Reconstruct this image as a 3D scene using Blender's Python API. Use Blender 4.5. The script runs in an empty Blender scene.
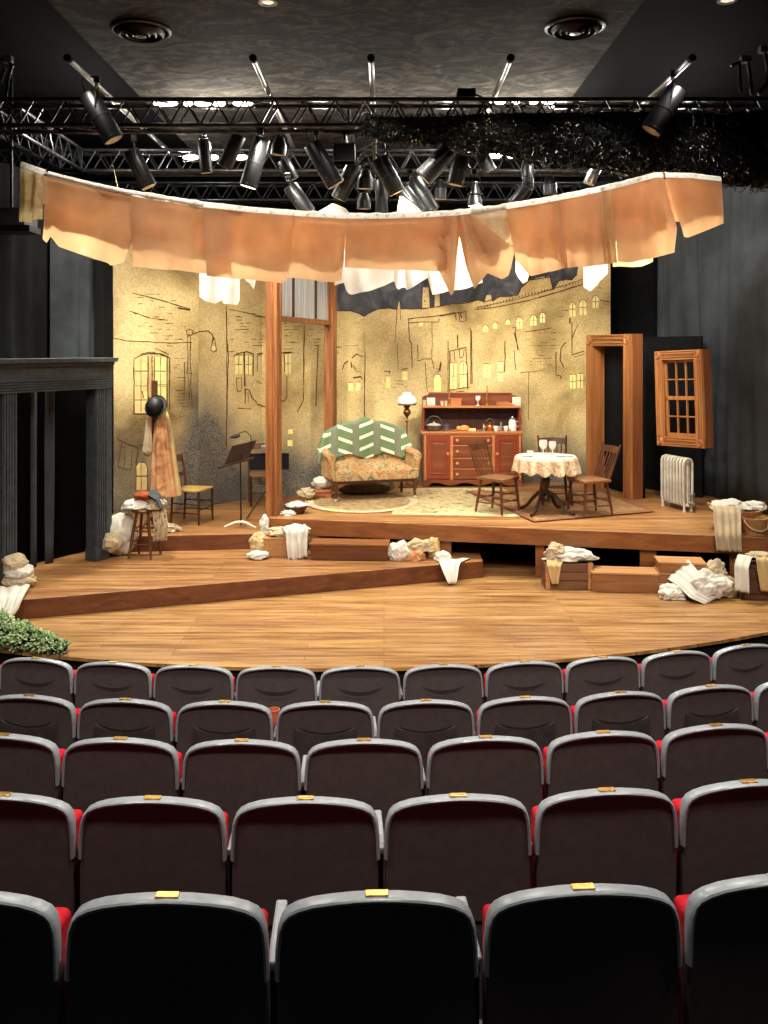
import bpy, bmesh, math, random
from mathutils import Vector, Matrix, noise as mnoise
R = math.radians
PI = math.pi
col = bpy.context.scene.collection
H, F, CX, CY = 2.73, 900.0, 384.0, 350.0      # camera height above the stage, focal length in pixels, horizon

def at(px, py, D):
    return Vector(((px - CX) * D / F, D, H - (py - CY) * D / F))
def gx(px, D): return (px - CX) * D / F
def gz(py, D): return H - (py - CY) * D / F
def gd(py, z): return (H - z) * F / (py - CY)
def ground(px, py, z):
    D = gd(py, z); return Vector((gx(px, D), D, z))

# ------------------------------------------------------------------ materials
def lin(c):
    def f(v):
        v /= 255.0
        return v / 12.92 if v <= .04045 else ((v + .055) / 1.055) ** 2.4
    return (f(c[0]), f(c[1]), f(c[2]), 1)
def new_mat(name):
    m = bpy.data.materials.new(name); m.use_nodes = True
    nt = m.node_tree; b = nt.nodes['Principled BSDF']
    return m, nt, b
def N(nt, t, **kw):
    n = nt.nodes.new(t)
    for k, v in kw.items(): setattr(n, k, v)
    return n
def ramp(nt, stops, interp='LINEAR'):
    r = N(nt, 'ShaderNodeValToRGB'); cr = r.color_ramp; cr.interpolation = interp
    while len(cr.elements) < len(stops): cr.elements.new(.5)
    for e, (p, c) in zip(cr.elements, stops): e.position = p; e.color = c
    return r
def coords(nt, scale=(1, 1, 1), kind='Object', rot=(0, 0, 0)):
    t = N(nt, 'ShaderNodeTexCoord'); mp = N(nt, 'ShaderNodeMapping')
    mp.inputs['Scale'].default_value = scale; mp.inputs['Rotation'].default_value = rot
    nt.links.new(t.outputs[kind], mp.inputs['Vector']); return mp
def noise_tex(nt, vec, scale, detail=4, rough=.55, dist=0.0):
    n = N(nt, 'ShaderNodeTexNoise'); n.inputs['Scale'].default_value = scale
    n.inputs['Detail'].default_value = detail; n.inputs['Roughness'].default_value = rough
    n.inputs['Distortion'].default_value = dist
    nt.links.new(vec.outputs[0], n.inputs['Vector']); return n
def bump(nt, b, src, strength, dist=.01):
    bp = N(nt, 'ShaderNodeBump'); bp.inputs['Strength'].default_value = strength
    bp.inputs['Distance'].default_value = dist
    nt.links.new(src, bp.inputs['Height']); nt.links.new(bp.outputs[0], b.inputs['Normal'])
def dk(c, k): return tuple(max(0, min(255, v * k)) for v in c)

def plain(name, c, rough=.6, metal=0, var=.15, scale=12, bmp=0.0, spec=.5):
    m, nt, b = new_mat(name)
    mp = coords(nt); n = noise_tex(nt, mp, scale)
    r = ramp(nt, [(.3, lin(dk(c, 1 - var))), (.7, lin(dk(c, 1 + var)))])
    nt.links.new(n.outputs['Fac'], r.inputs[0]); nt.links.new(r.outputs[0], b.inputs['Base Color'])
    b.inputs['Roughness'].default_value = rough; b.inputs['Metallic'].default_value = metal
    b.inputs['Specular IOR Level'].default_value = spec
    if bmp: bump(nt, b, n.outputs['Fac'], bmp)
    return m
def wood(name, c1, c2, axis='Z', scale=6, rough=.42, stretch=.06):
    m, nt, b = new_mat(name)
    s = {'X': (stretch, 1, 1), 'Y': (1, stretch, 1), 'Z': (1, 1, stretch)}[axis]
    mp = coords(nt, s); n = noise_tex(nt, mp, scale * 3.2, 6, .65, .6)
    r = ramp(nt, [(.3, lin(c1)), (.5, lin(tuple((a + d) / 2 for a, d in zip(c1, c2)))), (.68, lin(c2))])
    nt.links.new(n.outputs['Fac'], r.inputs[0]); nt.links.new(r.outputs[0], b.inputs['Base Color'])
    b.inputs['Roughness'].default_value = rough; bump(nt, b, n.outputs['Fac'], .12, .004)
    return m
def planks(name, c1, c2, c3, w=.11, rough=.38, rot=0):
    m, nt, b = new_mat(name)
    mp = coords(nt, (1, 1, 1), rot=(0, 0, rot))
    br = N(nt, 'ShaderNodeTexBrick'); br.offset = .37; br.offset_frequency = 3
    br.inputs['Scale'].default_value = 1; br.inputs['Mortar Size'].default_value = .0022
    br.inputs['Brick Width'].default_value = 1.9; br.inputs['Row Height'].default_value = w
    br.inputs['Color1'].default_value = lin(c1); br.inputs['Color2'].default_value = lin(c2)
    br.inputs['Mortar'].default_value = lin(dk(c3, .55))
    nt.links.new(mp.outputs[0], br.inputs['Vector'])
    mp2 = coords(nt, (.55, 9, 1), rot=(0, 0, rot)); n = noise_tex(nt, mp2, 2.0, 6, .66, .4)
    r = ramp(nt, [(.36, lin(c3)), (.6, (1, 1, 1, 1))])
    nt.links.new(n.outputs['Fac'], r.inputs[0])
    mx = N(nt, 'ShaderNodeMix', data_type='RGBA', blend_type='MULTIPLY'); mx.inputs[0].default_value = .85
    nt.links.new(br.outputs['Color'], mx.inputs[6]); nt.links.new(r.outputs[0], mx.inputs[7])
    nt.links.new(mx.outputs[2], b.inputs['Base Color'])
    mp3 = coords(nt); n3 = noise_tex(nt, mp3, 1.7, 5, .6)
    r3 = ramp(nt, [(.3, (rough - .1,) * 3 + (1,)), (.75, (rough + .22,) * 3 + (1,))])
    nt.links.new(n3.outputs['Fac'], r3.inputs[0]); nt.links.new(r3.outputs[0], b.inputs['Roughness'])
    return m
def cloth(name, c, var=.12, trans=0.0, scale=9, rough=.9, c2=None):
    m, nt, b = new_mat(name)
    mp = coords(nt); n = noise_tex(nt, mp, scale, 5, .6)
    r = ramp(nt, [(.32, lin(c2 or dk(c, 1 - var))), (.62, lin(c))])
    nt.links.new(n.outputs['Fac'], r.inputs[0]); nt.links.new(r.outputs[0], b.inputs['Base Color'])
    b.inputs['Roughness'].default_value = rough; b.inputs['Specular IOR Level'].default_value = .15
    n2 = noise_tex(nt, mp, 60, 3); bump(nt, b, n2.outputs['Fac'], .15, .004)
    if trans:
        t = N(nt, 'ShaderNodeBsdfTranslucent'); nt.links.new(r.outputs[0], t.inputs['Color'])
        mx = N(nt, 'ShaderNodeMixShader'); mx.inputs[0].default_value = trans
        nt.links.new(b.outputs[0], mx.inputs[1]); nt.links.new(t.outputs[0], mx.inputs[2])
        nt.links.new(mx.outputs[0], nt.nodes['Material Output'].inputs['Surface'])
    return m
def multi(name, stops, scale, rough=.9, kind='noise', detail=3, rnd=1):
    """patchy pattern: printed fabric, rugs, wicker flecks"""
    m, nt, b = new_mat(name); mp = coords(nt)
    if kind == 'noise':
        n = noise_tex(nt, mp, scale, detail, .6, 1.0); out = n.outputs['Fac']
    else:
        n = N(nt, 'ShaderNodeTexVoronoi'); n.inputs['Scale'].default_value = scale
        nt.links.new(mp.outputs[0], n.inputs['Vector'])
        s = N(nt, 'ShaderNodeSeparateColor'); nt.links.new(n.outputs['Color'], s.inputs[0]); out = s.outputs[0]
    r = ramp(nt, [(p, lin(c)) for p, c in stops], 'LINEAR' if kind == 'noise' else 'CONSTANT')
    nt.links.new(out, r.inputs[0]); nt.links.new(r.outputs[0], b.inputs['Base Color'])
    b.inputs['Roughness'].default_value = rough; b.inputs['Specular IOR Level'].default_value = .2
    return m
def glow(name, c, strength):
    m, nt, b = new_mat(name)
    b.inputs['Base Color'].default_value = lin(c); b.inputs['Emission Color'].default_value = lin(c)
    b.inputs['Emission Strength'].default_value = strength
    return m
def wicker(name, c1, c2):
    m, nt, b = new_mat(name); mp = coords(nt, (1, 1, 1))
    w = N(nt, 'ShaderNodeTexWave'); w.bands_direction = 'Z'; w.inputs['Scale'].default_value = 22
    w.inputs['Distortion'].default_value = 6; w.inputs['Detail Scale'].default_value = 6
    nt.links.new(mp.outputs[0], w.inputs['Vector'])
    r = ramp(nt, [(.2, lin(c1)), (.75, lin(c2))]); nt.links.new(w.outputs['Fac'], r.inputs[0])
    nt.links.new(r.outputs[0], b.inputs['Base Color']); b.inputs['Roughness'].default_value = .75
    bump(nt, b, w.outputs['Fac'], .5, .008); return m

# ------------------------------------------------------------------ mesh builder
class MB:
    def __init__(s): s.bm = bmesh.new(); s.mi = 0
    def face(s, vs):
        try:
            f = s.bm.faces.new(vs); f.material_index = s.mi; return f
        except ValueError: return None
    def poly(s, pts): return s.face([s.bm.verts.new(p) for p in pts])
    def box(s, x0, x1, y0, y1, z0, z1, M=None, taper=1.0):
        cx, cy = (x0 + x1) / 2, (y0 + y1) / 2
        P = [Vector((x, y, z0)) for x, y in ((x0, y0), (x1, y0), (x1, y1), (x0, y1))]
        P += [Vector((cx + (x - cx) * taper, cy + (y - cy) * taper, z1)) for x, y in ((x0, y0), (x1, y0), (x1, y1), (x0, y1))]
        if M: P = [M @ p for p in P]
        v = [s.bm.verts.new(p) for p in P]
        for q in ((3, 2, 1, 0), (4, 5, 6, 7), (0, 1, 5, 4), (1, 2, 6, 5), (2, 3, 7, 6), (3, 0, 4, 7)):
            s.face([v[i] for i in q])
        return s
    def prism(s, poly, z0, z1):
        """poly: list of (x, y); extruded along z"""
        a = [s.bm.verts.new((x, y, z0)) for x, y in poly]; b = [s.bm.verts.new((x, y, z1)) for x, y in poly]
        s.face(list(reversed(a))); s.face(b); n = len(poly)
        for i in range(n): s.face([a[i], a[(i + 1) % n], b[(i + 1) % n], b[i]])
        return s
    def slab(s, poly, y0, y1):
        """poly: list of (x, z); extruded along y"""
        a = [s.bm.verts.new((x, y0, z)) for x, z in poly]; b = [s.bm.verts.new((x, y1, z)) for x, z in poly]
        s.face(a); s.face(list(reversed(b))); n = len(poly)
        for i in range(n): s.face([a[i], b[i], b[(i + 1) % n], a[(i + 1) % n]])
        return s
    def tube(s, pts, r, n=8, caps=True):
        pts = [Vector(p) for p in pts]; rs = r if isinstance(r, (list, tuple)) else [r] * len(pts)
        rings = []; prev = None
        for i, p in enumerate(pts):
            d = (pts[min(i + 1, len(pts) - 1)] - pts[max(i - 1, 0)])
            if d.length < 1e-9: d = Vector((0, 0, 1))
            d.normalize()
            if prev is None:
                up = Vector((0, 0, 1)) if abs(d.z) < .9 else Vector((1, 0, 0)); a = d.cross(up).normalized()
            else:
                a = (prev - d * prev.dot(d))
                a = a.normalized() if a.length > 1e-6 else d.orthogonal().normalized()
            prev = a; b = d.cross(a)
            rings.append([s.bm.verts.new(p + (a * math.cos(2 * PI * k / n) + b * math.sin(2 * PI * k / n)) * rs[i]) for k in range(n)])
        for i in range(len(rings) - 1):
            for k in range(n): s.face([rings[i][k], rings[i][(k + 1) % n], rings[i + 1][(k + 1) % n], rings[i + 1][k]])
        if caps: s.face(list(reversed(rings[0]))); s.face(rings[-1])
        return s
    def rod(s, a, b, r, r2=None, n=8): return s.tube([a, b], [r, r if r2 is None else r2], n)
    def lathe(s, prof, c=(0, 0, 0), n=20, M=None, caps=True):
        """prof: list of (radius, z)"""
        c = Vector(c); rings = []
        for r, z in prof:
            ring = []
            for k in range(n):
                p = Vector((max(r, 1e-4) * math.cos(2 * PI * k / n), max(r, 1e-4) * math.sin(2 * PI * k / n), z))
                ring.append(s.bm.verts.new((M @ p if M else p) + c))
            rings.append(ring)
        for i in range(len(rings) - 1):
            for k in range(n): s.face([rings[i][k], rings[i][(k + 1) % n], rings[i + 1][(k + 1) % n], rings[i + 1][k]])
        if caps: s.face(list(reversed(rings[0]))); s.face(rings[-1])
        return s
    def grid(s, fn, nu, nv, uv=False):
        V = [[s.bm.verts.new(fn(i / nu, j / nv)) for j in range(nv + 1)] for i in range(nu + 1)]
        lay = s.bm.loops.layers.uv.verify() if uv else None
        for i in range(nu):
            for j in range(nv):
                f = s.face([V[i][j], V[i + 1][j], V[i + 1][j + 1], V[i][j + 1]])
                if uv and f:
                    for l, (a, b) in zip(f.loops, ((i, j), (i + 1, j), (i + 1, j + 1), (i, j + 1))): l[lay].uv = (a / nu, b / nv)
        return s
    def bundle(s, c, rad, seed, amp=.22, freq=3.0, floor=None, sub=5):
        """a crumpled heap of cloth: lobes, creases and a hem that spreads where it lies"""
        tmp = bmesh.new(); bmesh.ops.create_icosphere(tmp, subdivisions=sub, radius=1)
        off = Vector((seed * 7.13, seed * 3.7, seed * 1.9)); c = Vector(c); mp = {}
        rr = random.Random(seed); ax = Vector((rr.gauss(0, 1), rr.gauss(0, 1), rr.gauss(0, .5))).normalized(); mm = rr.choice((3, 3.5, 4, 4.5))
        for v in tmp.verts:
            d = v.co.normalized(); q = d * freq * .75 + off
            wv = Vector((mnoise.noise(q + Vector((3, 1, 7))), mnoise.noise(q + Vector((8, 2, 5))), mnoise.noise(q + Vector((1, 9, 4)))))
            lob = mnoise.noise(q)
            q2 = (d - ax * d.dot(ax) * .8) * freq * .8 + wv * .9 + off
            n1 = abs(mnoise.noise(q2)); crease = (1 - min(1, n1 * 2.6)) ** 1.3
            az = math.atan2(d.y, d.x); ph = mm * az + 5.5 * mnoise.noise(q * .9 + Vector((2, 2, 2))) + seed
            fold = abs(math.sin(ph)) ** .7 + .4 * abs(math.sin(ph * 1.7 + 1)) - .85
            wgt = min(1, max(0, 1.05 - d.z))
            k = 1 + amp * (1.5 * lob + .75 * fold * wgt - .65 * crease + .15)
            p = Vector((d.x * rad[0] * k, d.y * rad[1] * k, d.z * rad[2] * k)) + c
            if floor is not None and p.z < floor + .02:
                sp = 1 + .12 * max(0, lob + .3); p = Vector((c.x + (p.x - c.x) * sp, c.y + (p.y - c.y) * sp, max(p.z, floor + .002)))
            mp[v] = s.bm.verts.new(p)
        for f in tmp.faces: s.face([mp[v] for v in f.verts])
        tmp.free(); return s
    def drape(s, path, w, seed, folds=4, amp=.02, nu=22, nv=18, w2=None, droop=0, jag=0):
        """cloth strip: centre line `path`, half-width vector w (w2 at its end), rippling across its width"""
        path = [Vector(p) for p in path]; w = Vector(w); w2 = Vector(w2) if w2 else w
        L = [0]
        for i in range(1, len(path)): L.append(L[-1] + (path[i] - path[i - 1]).length)
        def pt(t):
            d = t * L[-1]
            for i in range(1, len(path)):
                if d <= L[i] + 1e-9:
                    k = (d - L[i - 1]) / max(1e-9, L[i] - L[i - 1]); return path[i - 1].lerp(path[i], k), (path[i] - path[i - 1]).normalized()
            return path[-1], (path[-1] - path[-2]).normalized()
        rnd = random.Random(seed); ph = rnd.random() * 6
        def fn(u, v):
            tt = v
            if jag: tt = v * (1 + jag * mnoise.noise(Vector((u * 4, seed, 0))))
            p, d = pt(min(1, tt)); ww = w.lerp(w2, v); n = d.cross(ww).normalized()
            rip = math.sin(u * folds * 2 * PI + ph + 1.3 * mnoise.noise(Vector((u * 3, v * 2, seed)))) + .7 * mnoise.noise(Vector((u * 7, v * 3, seed + 4)))
            return p + ww * (2 * u - 1) + n * amp * rip * (.35 + .65 * v)
        return s.grid(fn, nu, nv)
    def build(s, name, mats, parent=None, smooth=False, bevel=0, solid=0, loc=None, rotz=0, auto=True):
        me = bpy.data.meshes.new(name); bmesh.ops.remove_doubles(s.bm, verts=s.bm.verts, dist=1e-6)
        bmesh.ops.recalc_face_normals(s.bm, faces=s.bm.faces)
        s.bm.to_mesh(me); s.bm.free()
        for m in (mats if isinstance(mats, (list, tuple)) else [mats]): me.materials.append(m)
        if smooth:
            me.polygons.foreach_set('use_smooth', [True] * len(me.polygons))
            if auto:
                me.set_sharp_from_angle(angle=R(42))
        o = bpy.data.objects.new(name, me); col.objects.link(o)
        if parent: o.parent = parent
        if loc is not None: o.location = loc
        o.rotation_euler.z = rotz
        if solid:
            md = o.modifiers.new('thick', 'SOLIDIFY'); md.thickness = solid; md.offset = 0
        if bevel:
            md = o.modifiers.new('bevel', 'BEVEL'); md.width = bevel; md.segments = 2; md.limit_method = 'ANGLE'
        return o

def tag(o, label, cat, group=None, kind=None):
    o['label'] = label; o['category'] = cat
    if group: o['group'] = group
    if kind: o['kind'] = kind
    return o
def struct(o, label=None, cat=None):
    o['kind'] = 'structure'
    if label: o['label'] = label; o['category'] = cat
    return o
def thing(name, label, cat, loc=(0, 0, 0), rotz=0, group=None):
    o = bpy.data.objects.new(name, None); col.objects.link(o); o.empty_display_size = .1
    o.location = loc; o.rotation_euler.z = rotz
    return tag(o, label, cat, group)
def dup(root, label, loc, rotz=0, group=None):
    r = root.copy(); col.objects.link(r); r.location = loc; r.rotation_euler.z = rotz; r['label'] = label
    if group: r['group'] = group
    for ch in list(root.children):
        c = ch.copy(); col.objects.link(c); c.parent = r
        for g in list(ch.children):
            d = g.copy(); col.objects.link(d); d.parent = c
    return r

# ------------------------------------------------------------------ palette
M = {}
M['stage'] = planks('stage boards', (190, 146, 90), (166, 120, 70), (150, 112, 66))
M['stage2'] = planks('platform boards', (184, 136, 84), (160, 112, 66), (146, 104, 60), w=.13)
M['riser'] = wood('riser boards', (82, 42, 20), (122, 72, 38), 'X', 4)
M['fascia'] = wood('fascia boards', (114, 64, 30), (156, 98, 52), 'X', 4)
M['post'] = wood('stained pine upright', (100, 54, 26), (176, 114, 66), 'Z', 5)
M['pine'] = wood('golden pine trim', (136, 80, 40), (192, 130, 76), 'Z', 5)
M['pine_x'] = wood('golden pine rail', (136, 80, 40), (192, 130, 76), 'X', 5)
M['pine_shaded'] = wood('shaded pine reveal', (112, 62, 34), (142, 86, 50), 'Z', 5)  # darker pine puts the shade of faces turned from the light into colour
M['black_paint'] = plain('black painted timber', (54, 60, 64), .5, var=.2)
M['black'] = plain('matt black', (12, 12, 13), .85, var=.3, spec=.2)
M['black_metal'] = plain('black powder coated steel', (13, 13, 14), .4, var=.25)
M['chord'] = plain('blackened truss tube', (62, 63, 65), .34, metal=.75, var=.3)
M['steel'] = plain('galvanised pipe', (176, 178, 178), .3, metal=.9, var=.12)
M['dark_void'] = plain('unlit masking', (5, 5, 6), .95, spec=.05)
M['curtain_grey'] = cloth('charcoal stage drape', (68, 73, 76), .2, scale=3)
M['curtain_black'] = cloth('black stage drape', (20, 21, 23), .35, scale=5)
M['peach'] = cloth('tea-stained peach sheet', (234, 186, 138), .08, .48, 3)
M['peach_pale'] = cloth('pale tea-stained sheet', (230, 186, 134), .12, .3, 4)
M['linen'] = cloth('white linen', (222, 215, 200), .08, .06, 6)
M['linen_thin'] = cloth('thin white linen', (244, 240, 230), .05, .5, 6)
M['cream'] = cloth('cream linen', (204, 184, 148), .12, .06, 6)
M['sheer'] = cloth('off-white sheer', (228, 206, 170), .12, .4, 6)
M['line_cloth'] = multi('overlit cream line', [(.3, (200, 176, 138)), (.45, (246, 240, 226)), (.7, (255, 250, 240))], 14)
M['pillowcase'] = cloth('yellowed print pillowcase', (238, 222, 178), .2, .4, 7, c2=(198, 168, 112))
M['seat_back'] = plain('charcoal moulded plastic', (78, 70, 68), .62, var=.06, scale=30, spec=.3)
M['rim'] = plain('grey plastic edging', (142, 147, 150), .3, var=.05, scale=40)
M['brass'] = plain('brass plate', (212, 168, 92), .3, metal=.85, var=.1, scale=40)
M['red'] = cloth('red seat fabric', (206, 30, 44), .18, scale=40)
M['red_edge'] = cloth('orange seat welt', (214, 92, 40), .12, scale=30)
M['chair_wood'] = wood('worn brown chair wood', (66, 34, 17), (112, 68, 36), 'Z', 7)
M['chair_seat'] = wood('worn chair seat', (104, 68, 38), (146, 102, 60), 'X', 6)
M['dark_wood'] = wood('dark turned wood', (44, 20, 12), (72, 36, 20), 'Z', 7)
M['mahogany'] = wood('red stained dresser wood', (98, 48, 26), (138, 76, 42), 'X', 5)
M['mahogany_z'] = wood('red stained dresser panel', (122, 44, 22), (146, 62, 34), 'Z', 5)
M['dresser_edge'] = wood('worn dresser moulding', (176, 100, 56), (204, 136, 80), 'X', 5)
M['knob'] = wood('pale turned knob', (188, 112, 60), (214, 144, 88), 'Z', 5)
M['rush'] = wood('woven rush', (176, 138, 72), (214, 180, 108), 'X', 10)
M['floral'] = multi('floral upholstery', [(.24, (84, 78, 60)), (.34, (134, 118, 86)), (.43, (186, 162, 116)), (.5, (204, 182, 136)), (.555, (192, 112, 60)), (.61, (206, 152, 92)), (.68, (176, 152, 108)), (.78, (104, 102, 90))], 8, detail=3)
M['grey_cloth'] = cloth('grey blanket', (112, 104, 94), .2, scale=8)
M['rug_cream'] = multi('cream floral rug', [(.3, (92, 74, 44)), (.4, (166, 142, 94)), (.5, (206, 186, 138)), (.58, (212, 194, 150)), (.64, (140, 112, 68)), (.72, (186, 162, 112)), (.82, (112, 84, 52))], 7, detail=5)
M['rug_border'] = multi('pale rug border', [(.35, (178, 156, 110)), (.6, (222, 206, 164))], 14)
M['rug_oval'] = multi('oval braided rug', [(.3, (124, 94, 64)), (.5, (166, 138, 98)), (.7, (192, 168, 126))], 13)
M['rug_brown'] = multi('brown woven rug', [(.3, (124, 86, 56)), (.5, (160, 120, 82)), (.7, (184, 148, 108))], 16, detail=5)
M['rug_red'] = multi('rust rug border', [(.35, (112, 68, 44)), (.6, (146, 100, 66))], 18)
M['lace'] = multi('cream lace', [(.3, (222, 206, 182)), (.42, (244, 236, 222)), (.7, (252, 248, 238))], 24)
M['glass_white'] = plain('opal glass', (248, 244, 232), .15, var=.03)
M['china'] = plain('white china', (236, 232, 222), .2, var=.04)
M['pewter'] = plain('pewter', (160, 160, 156), .35, metal=.7, var=.15)
M['copper'] = plain('copper', (196, 120, 76), .3, metal=.8, var=.15)
M['iron'] = plain('grey enamel iron', (92, 84, 76), .5, metal=.3, var=.3)
M['old_brass'] = plain('tarnished brass', (128, 84, 44), .35, metal=.8, var=.25)
M['bread'] = plain('baked crust', (206, 142, 78), .7, var=.2, scale=30)
M['butter'] = plain('pale butter', (232, 206, 130), .6, var=.05)
M['book'] = plain('brown leather', (166, 100, 60), .6, var=.15)
M['radiator'] = plain('chipped cream radiator paint', (190, 182, 166), .45, var=.12, scale=6)
M['crate'] = wood('weathered crate slats', (88, 54, 32), (140, 96, 60), 'X', 6, .7)
M['box_wood'] = wood('stained step boards', (118, 72, 40), (168, 114, 68), 'X', 4)
M['box_top'] = wood('worn step tread', (170, 118, 72), (206, 154, 100), 'X', 4)
M['wicker'] = wicker('wicker', (150, 92, 48), (214, 162, 104))
M['wicker_dark'] = wicker('dark wicker', (60, 36, 20), (112, 72, 42))
M['felt'] = plain('black felt', (14, 14, 15), .55, var=.2)
M['coat'] = multi('pinkish tan coat cloth', [(.3, (150, 96, 64)), (.5, (196, 142, 98)), (.7, (210, 168, 122))], 5)
M['coat_pale'] = cloth('straw coloured cloth', (208, 176, 122), .12, scale=5)
M['rust_cloth'] = cloth('rust cloth', (150, 70, 36), .25, scale=12)
M['stripe_cloth'] = multi('brown and grey patterned cloth', [(.35, (90, 66, 50)), (.5, (196, 170, 130)), (.65, (120, 116, 112))], 22)
M['stand_white'] = plain('pale stand base', (222, 210, 188), .4, var=.05)
M['paint_line'] = plain('painted outline', (86, 56, 26), .9, var=.15, spec=.1)
M['paint_window'] = plain('painted window yellow', (252, 230, 152), .9, var=.06, spec=.1)
M['paint_window2'] = plain('painted window ochre', (238, 206, 138), .9, var=.06, spec=.1)
M['paint_sky'] = multi('painted night sky', [(.35, (52, 50, 52)), (.55, (78, 78, 82)), (.75, (120, 122, 122))], 2.2)
M['lens_dark'] = plain('fixture lens', (206, 188, 150), .25, var=.1)
M['plaster_dark'] = plain('black ceiling', (9, 9, 10), .9, var=.25, scale=3, spec=.05)
# ================================================================== THE ROOM
XL, XR, YB, ZC = -5.9, 6.2, 16.6, 6.0
SC = Vector((-.5, 17.15)); SR = 9.43              # centre and radius of the curved stage lip and the seat rows

# stage deck with its curved lip
def arc(r, a0, a1, n=60):
    return [(SC.x + r * math.sin(a0 + (a1 - a0) * i / n), SC.y - r * math.cos(a0 + (a1 - a0) * i / n)) for i in range(n + 1)]
b = MB(); lip = arc(SR, R(-38), R(45))
b.prism([(x, y) for x, y in lip] + [(XR, YB), (XL, YB)], -.03, 0.0)
struct(b.build('stage_floor', M['stage']), 'honey-coloured plank stage floor with a curved front lip', 'stage floor')
b = MB()
L2 = arc(SR - .04, R(-38), R(45))
for i in range(len(L2) - 1):
    b.poly([(*L2[i], -.9), (*L2[i + 1], -.9), (*L2[i + 1], -.031), (*L2[i], -.031)])
struct(b.build('stage_front', M['black'], solid=.02), 'black fascia under the curved stage lip', 'stage front')

# house floor: shallow steps, one per seat row
ROWS = [dict(D=6.07, top=.605, px=360, n='row nearest the stage'), dict(D=5.04, top=.77, px=325, n='second row from the stage'),
        dict(D=4.165, top=.935, px=364, n='middle row'), dict(D=3.338, top=1.08, px=305, n='second row from the camera'),
        dict(D=2.447, top=1.263, px=377, n='row nearest the camera')]
SEAT_H = .82
b = MB(); edges = [SR + .02] + [SC.y - r['D'] + .32 for r in ROWS][1:] + [SC.y + 1.5]
for k, r in enumerate(ROWS):
    z = r['top'] - SEAT_H; r0 = edges[k]; r1 = edges[k + 1]
    A0, A1 = R(-36), R(36); a = arc(r0, A0, A1, 30); c = arc(r1, A0, A1, 30)
    for i in range(30):
        b.poly([(*a[i], z), (*a[i + 1], z), (*c[i + 1], z), (*c[i], z)])
        zl = -.9 if k == 0 else ROWS[k - 1]['top'] - SEAT_H
        b.poly([(*a[i], zl), (*a[i + 1], zl), (*a[i + 1], z), (*a[i], z)])
struct(b.build('floor', plain('dark house carpet', (24, 22, 22), .95, spec=.1)), 'dark stepped auditorium floor', 'floor')

# ceiling: black, with a dropped plaster field in its middle
b = MB(); b.box(XL, XR, -1.0, YB, ZC + .06, ZC + .12)
struct(b.build('ceiling', M['plaster_dark']), 'black auditorium ceiling', 'ceiling')
mpl, nt, bs = new_mat('trowelled grey ceiling plaster')
mp = coords(nt, (1, 1.5, 1)); n1 = noise_tex(nt, mp, 2.2, 9, .74, 2.0)
r_ = ramp(nt, [(.3, lin((16, 15, 14))), (.48, lin((38, 36, 33))), (.66, lin((78, 72, 64)))])
nt.links.new(n1.outputs['Fac'], r_.inputs[0]); nt.links.new(r_.outputs[0], bs.inputs['Base Color'])
bs.inputs['Roughness'].default_value = .85; bs.inputs['Specular IOR Level'].default_value = .08; bump(nt, bs, n1.outputs['Fac'], .5, .03)
b = MB(); b.box(-3.15, 2.43, -1.0, YB - .1, ZC, ZC + .06)
struct(b.build('ceiling_panel', mpl), 'mottled grey plaster field of the ceiling', 'ceiling')
for nm, q in (('wall_left', (XL - .1, XL, -1, YB, -.9, ZC + .06)), ('wall_right', (XR, XR + .1, -1, YB, -.9, ZC + .06)), ('wall_back', (XL, XR, YB, YB + .1, -.9, ZC + .06))):
    b = MB(); b.box(*q); struct(b.build(nm, M['plaster_dark']), 'black painted ' + nm.replace('wall_', '') + ' wall', 'wall')

# platforms
ZL1, ZL2, ZP = .2, .4, .6
def platform(name, poly, z0, z1, label, skirt=None, nose=.03):
    b = MB(); b.mi = 0
    a = [b.bm.verts.new((x, y, z0)) for x, y in poly]; c = [b.bm.verts.new((x, y, z1)) for x, y in poly]
    b.face(c); b.mi = 1; b.face(list(reversed(a))); n = len(poly)
    for i in range(n): b.face([a[i], a[(i + 1) % n], c[(i + 1) % n], c[i]])
    return struct(b.build(name, [M['stage2'], skirt or M['riser']], bevel=.006), label, 'platform')
platform('stage_platform', [(-5.7, 7.6), (-3.70, 9.108), (1.187, 10.79), (1.2, 11.65), (-5.7, 11.65)], 0.002, ZL1, 'low plank platform running across the left of the stage')
platform('stage_platform', [(-3.5, 11.23), (-1.42, 11.46), (-1.0, 16.2), (-4.8, 16.2), (-5.0, 11.7)], ZL1 + .002, ZL2 - .004, 'second step of planks at stage left below the painted flats')
PL, PR = Vector((-1.483, 11.41)), Vector((5.6, 9.96))
platform('stage_platform', [tuple(PL), tuple(PR), (5.6, 16.2), (-1.0, 16.2), (-1.02, 13.3)], ZL2, ZP, 'tall plank platform carrying the living room set', M['fascia'])
def pedge(x): return PL.y + (PR.y - PL.y) * (x - PL.x) / (PR.x - PL.x)
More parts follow.
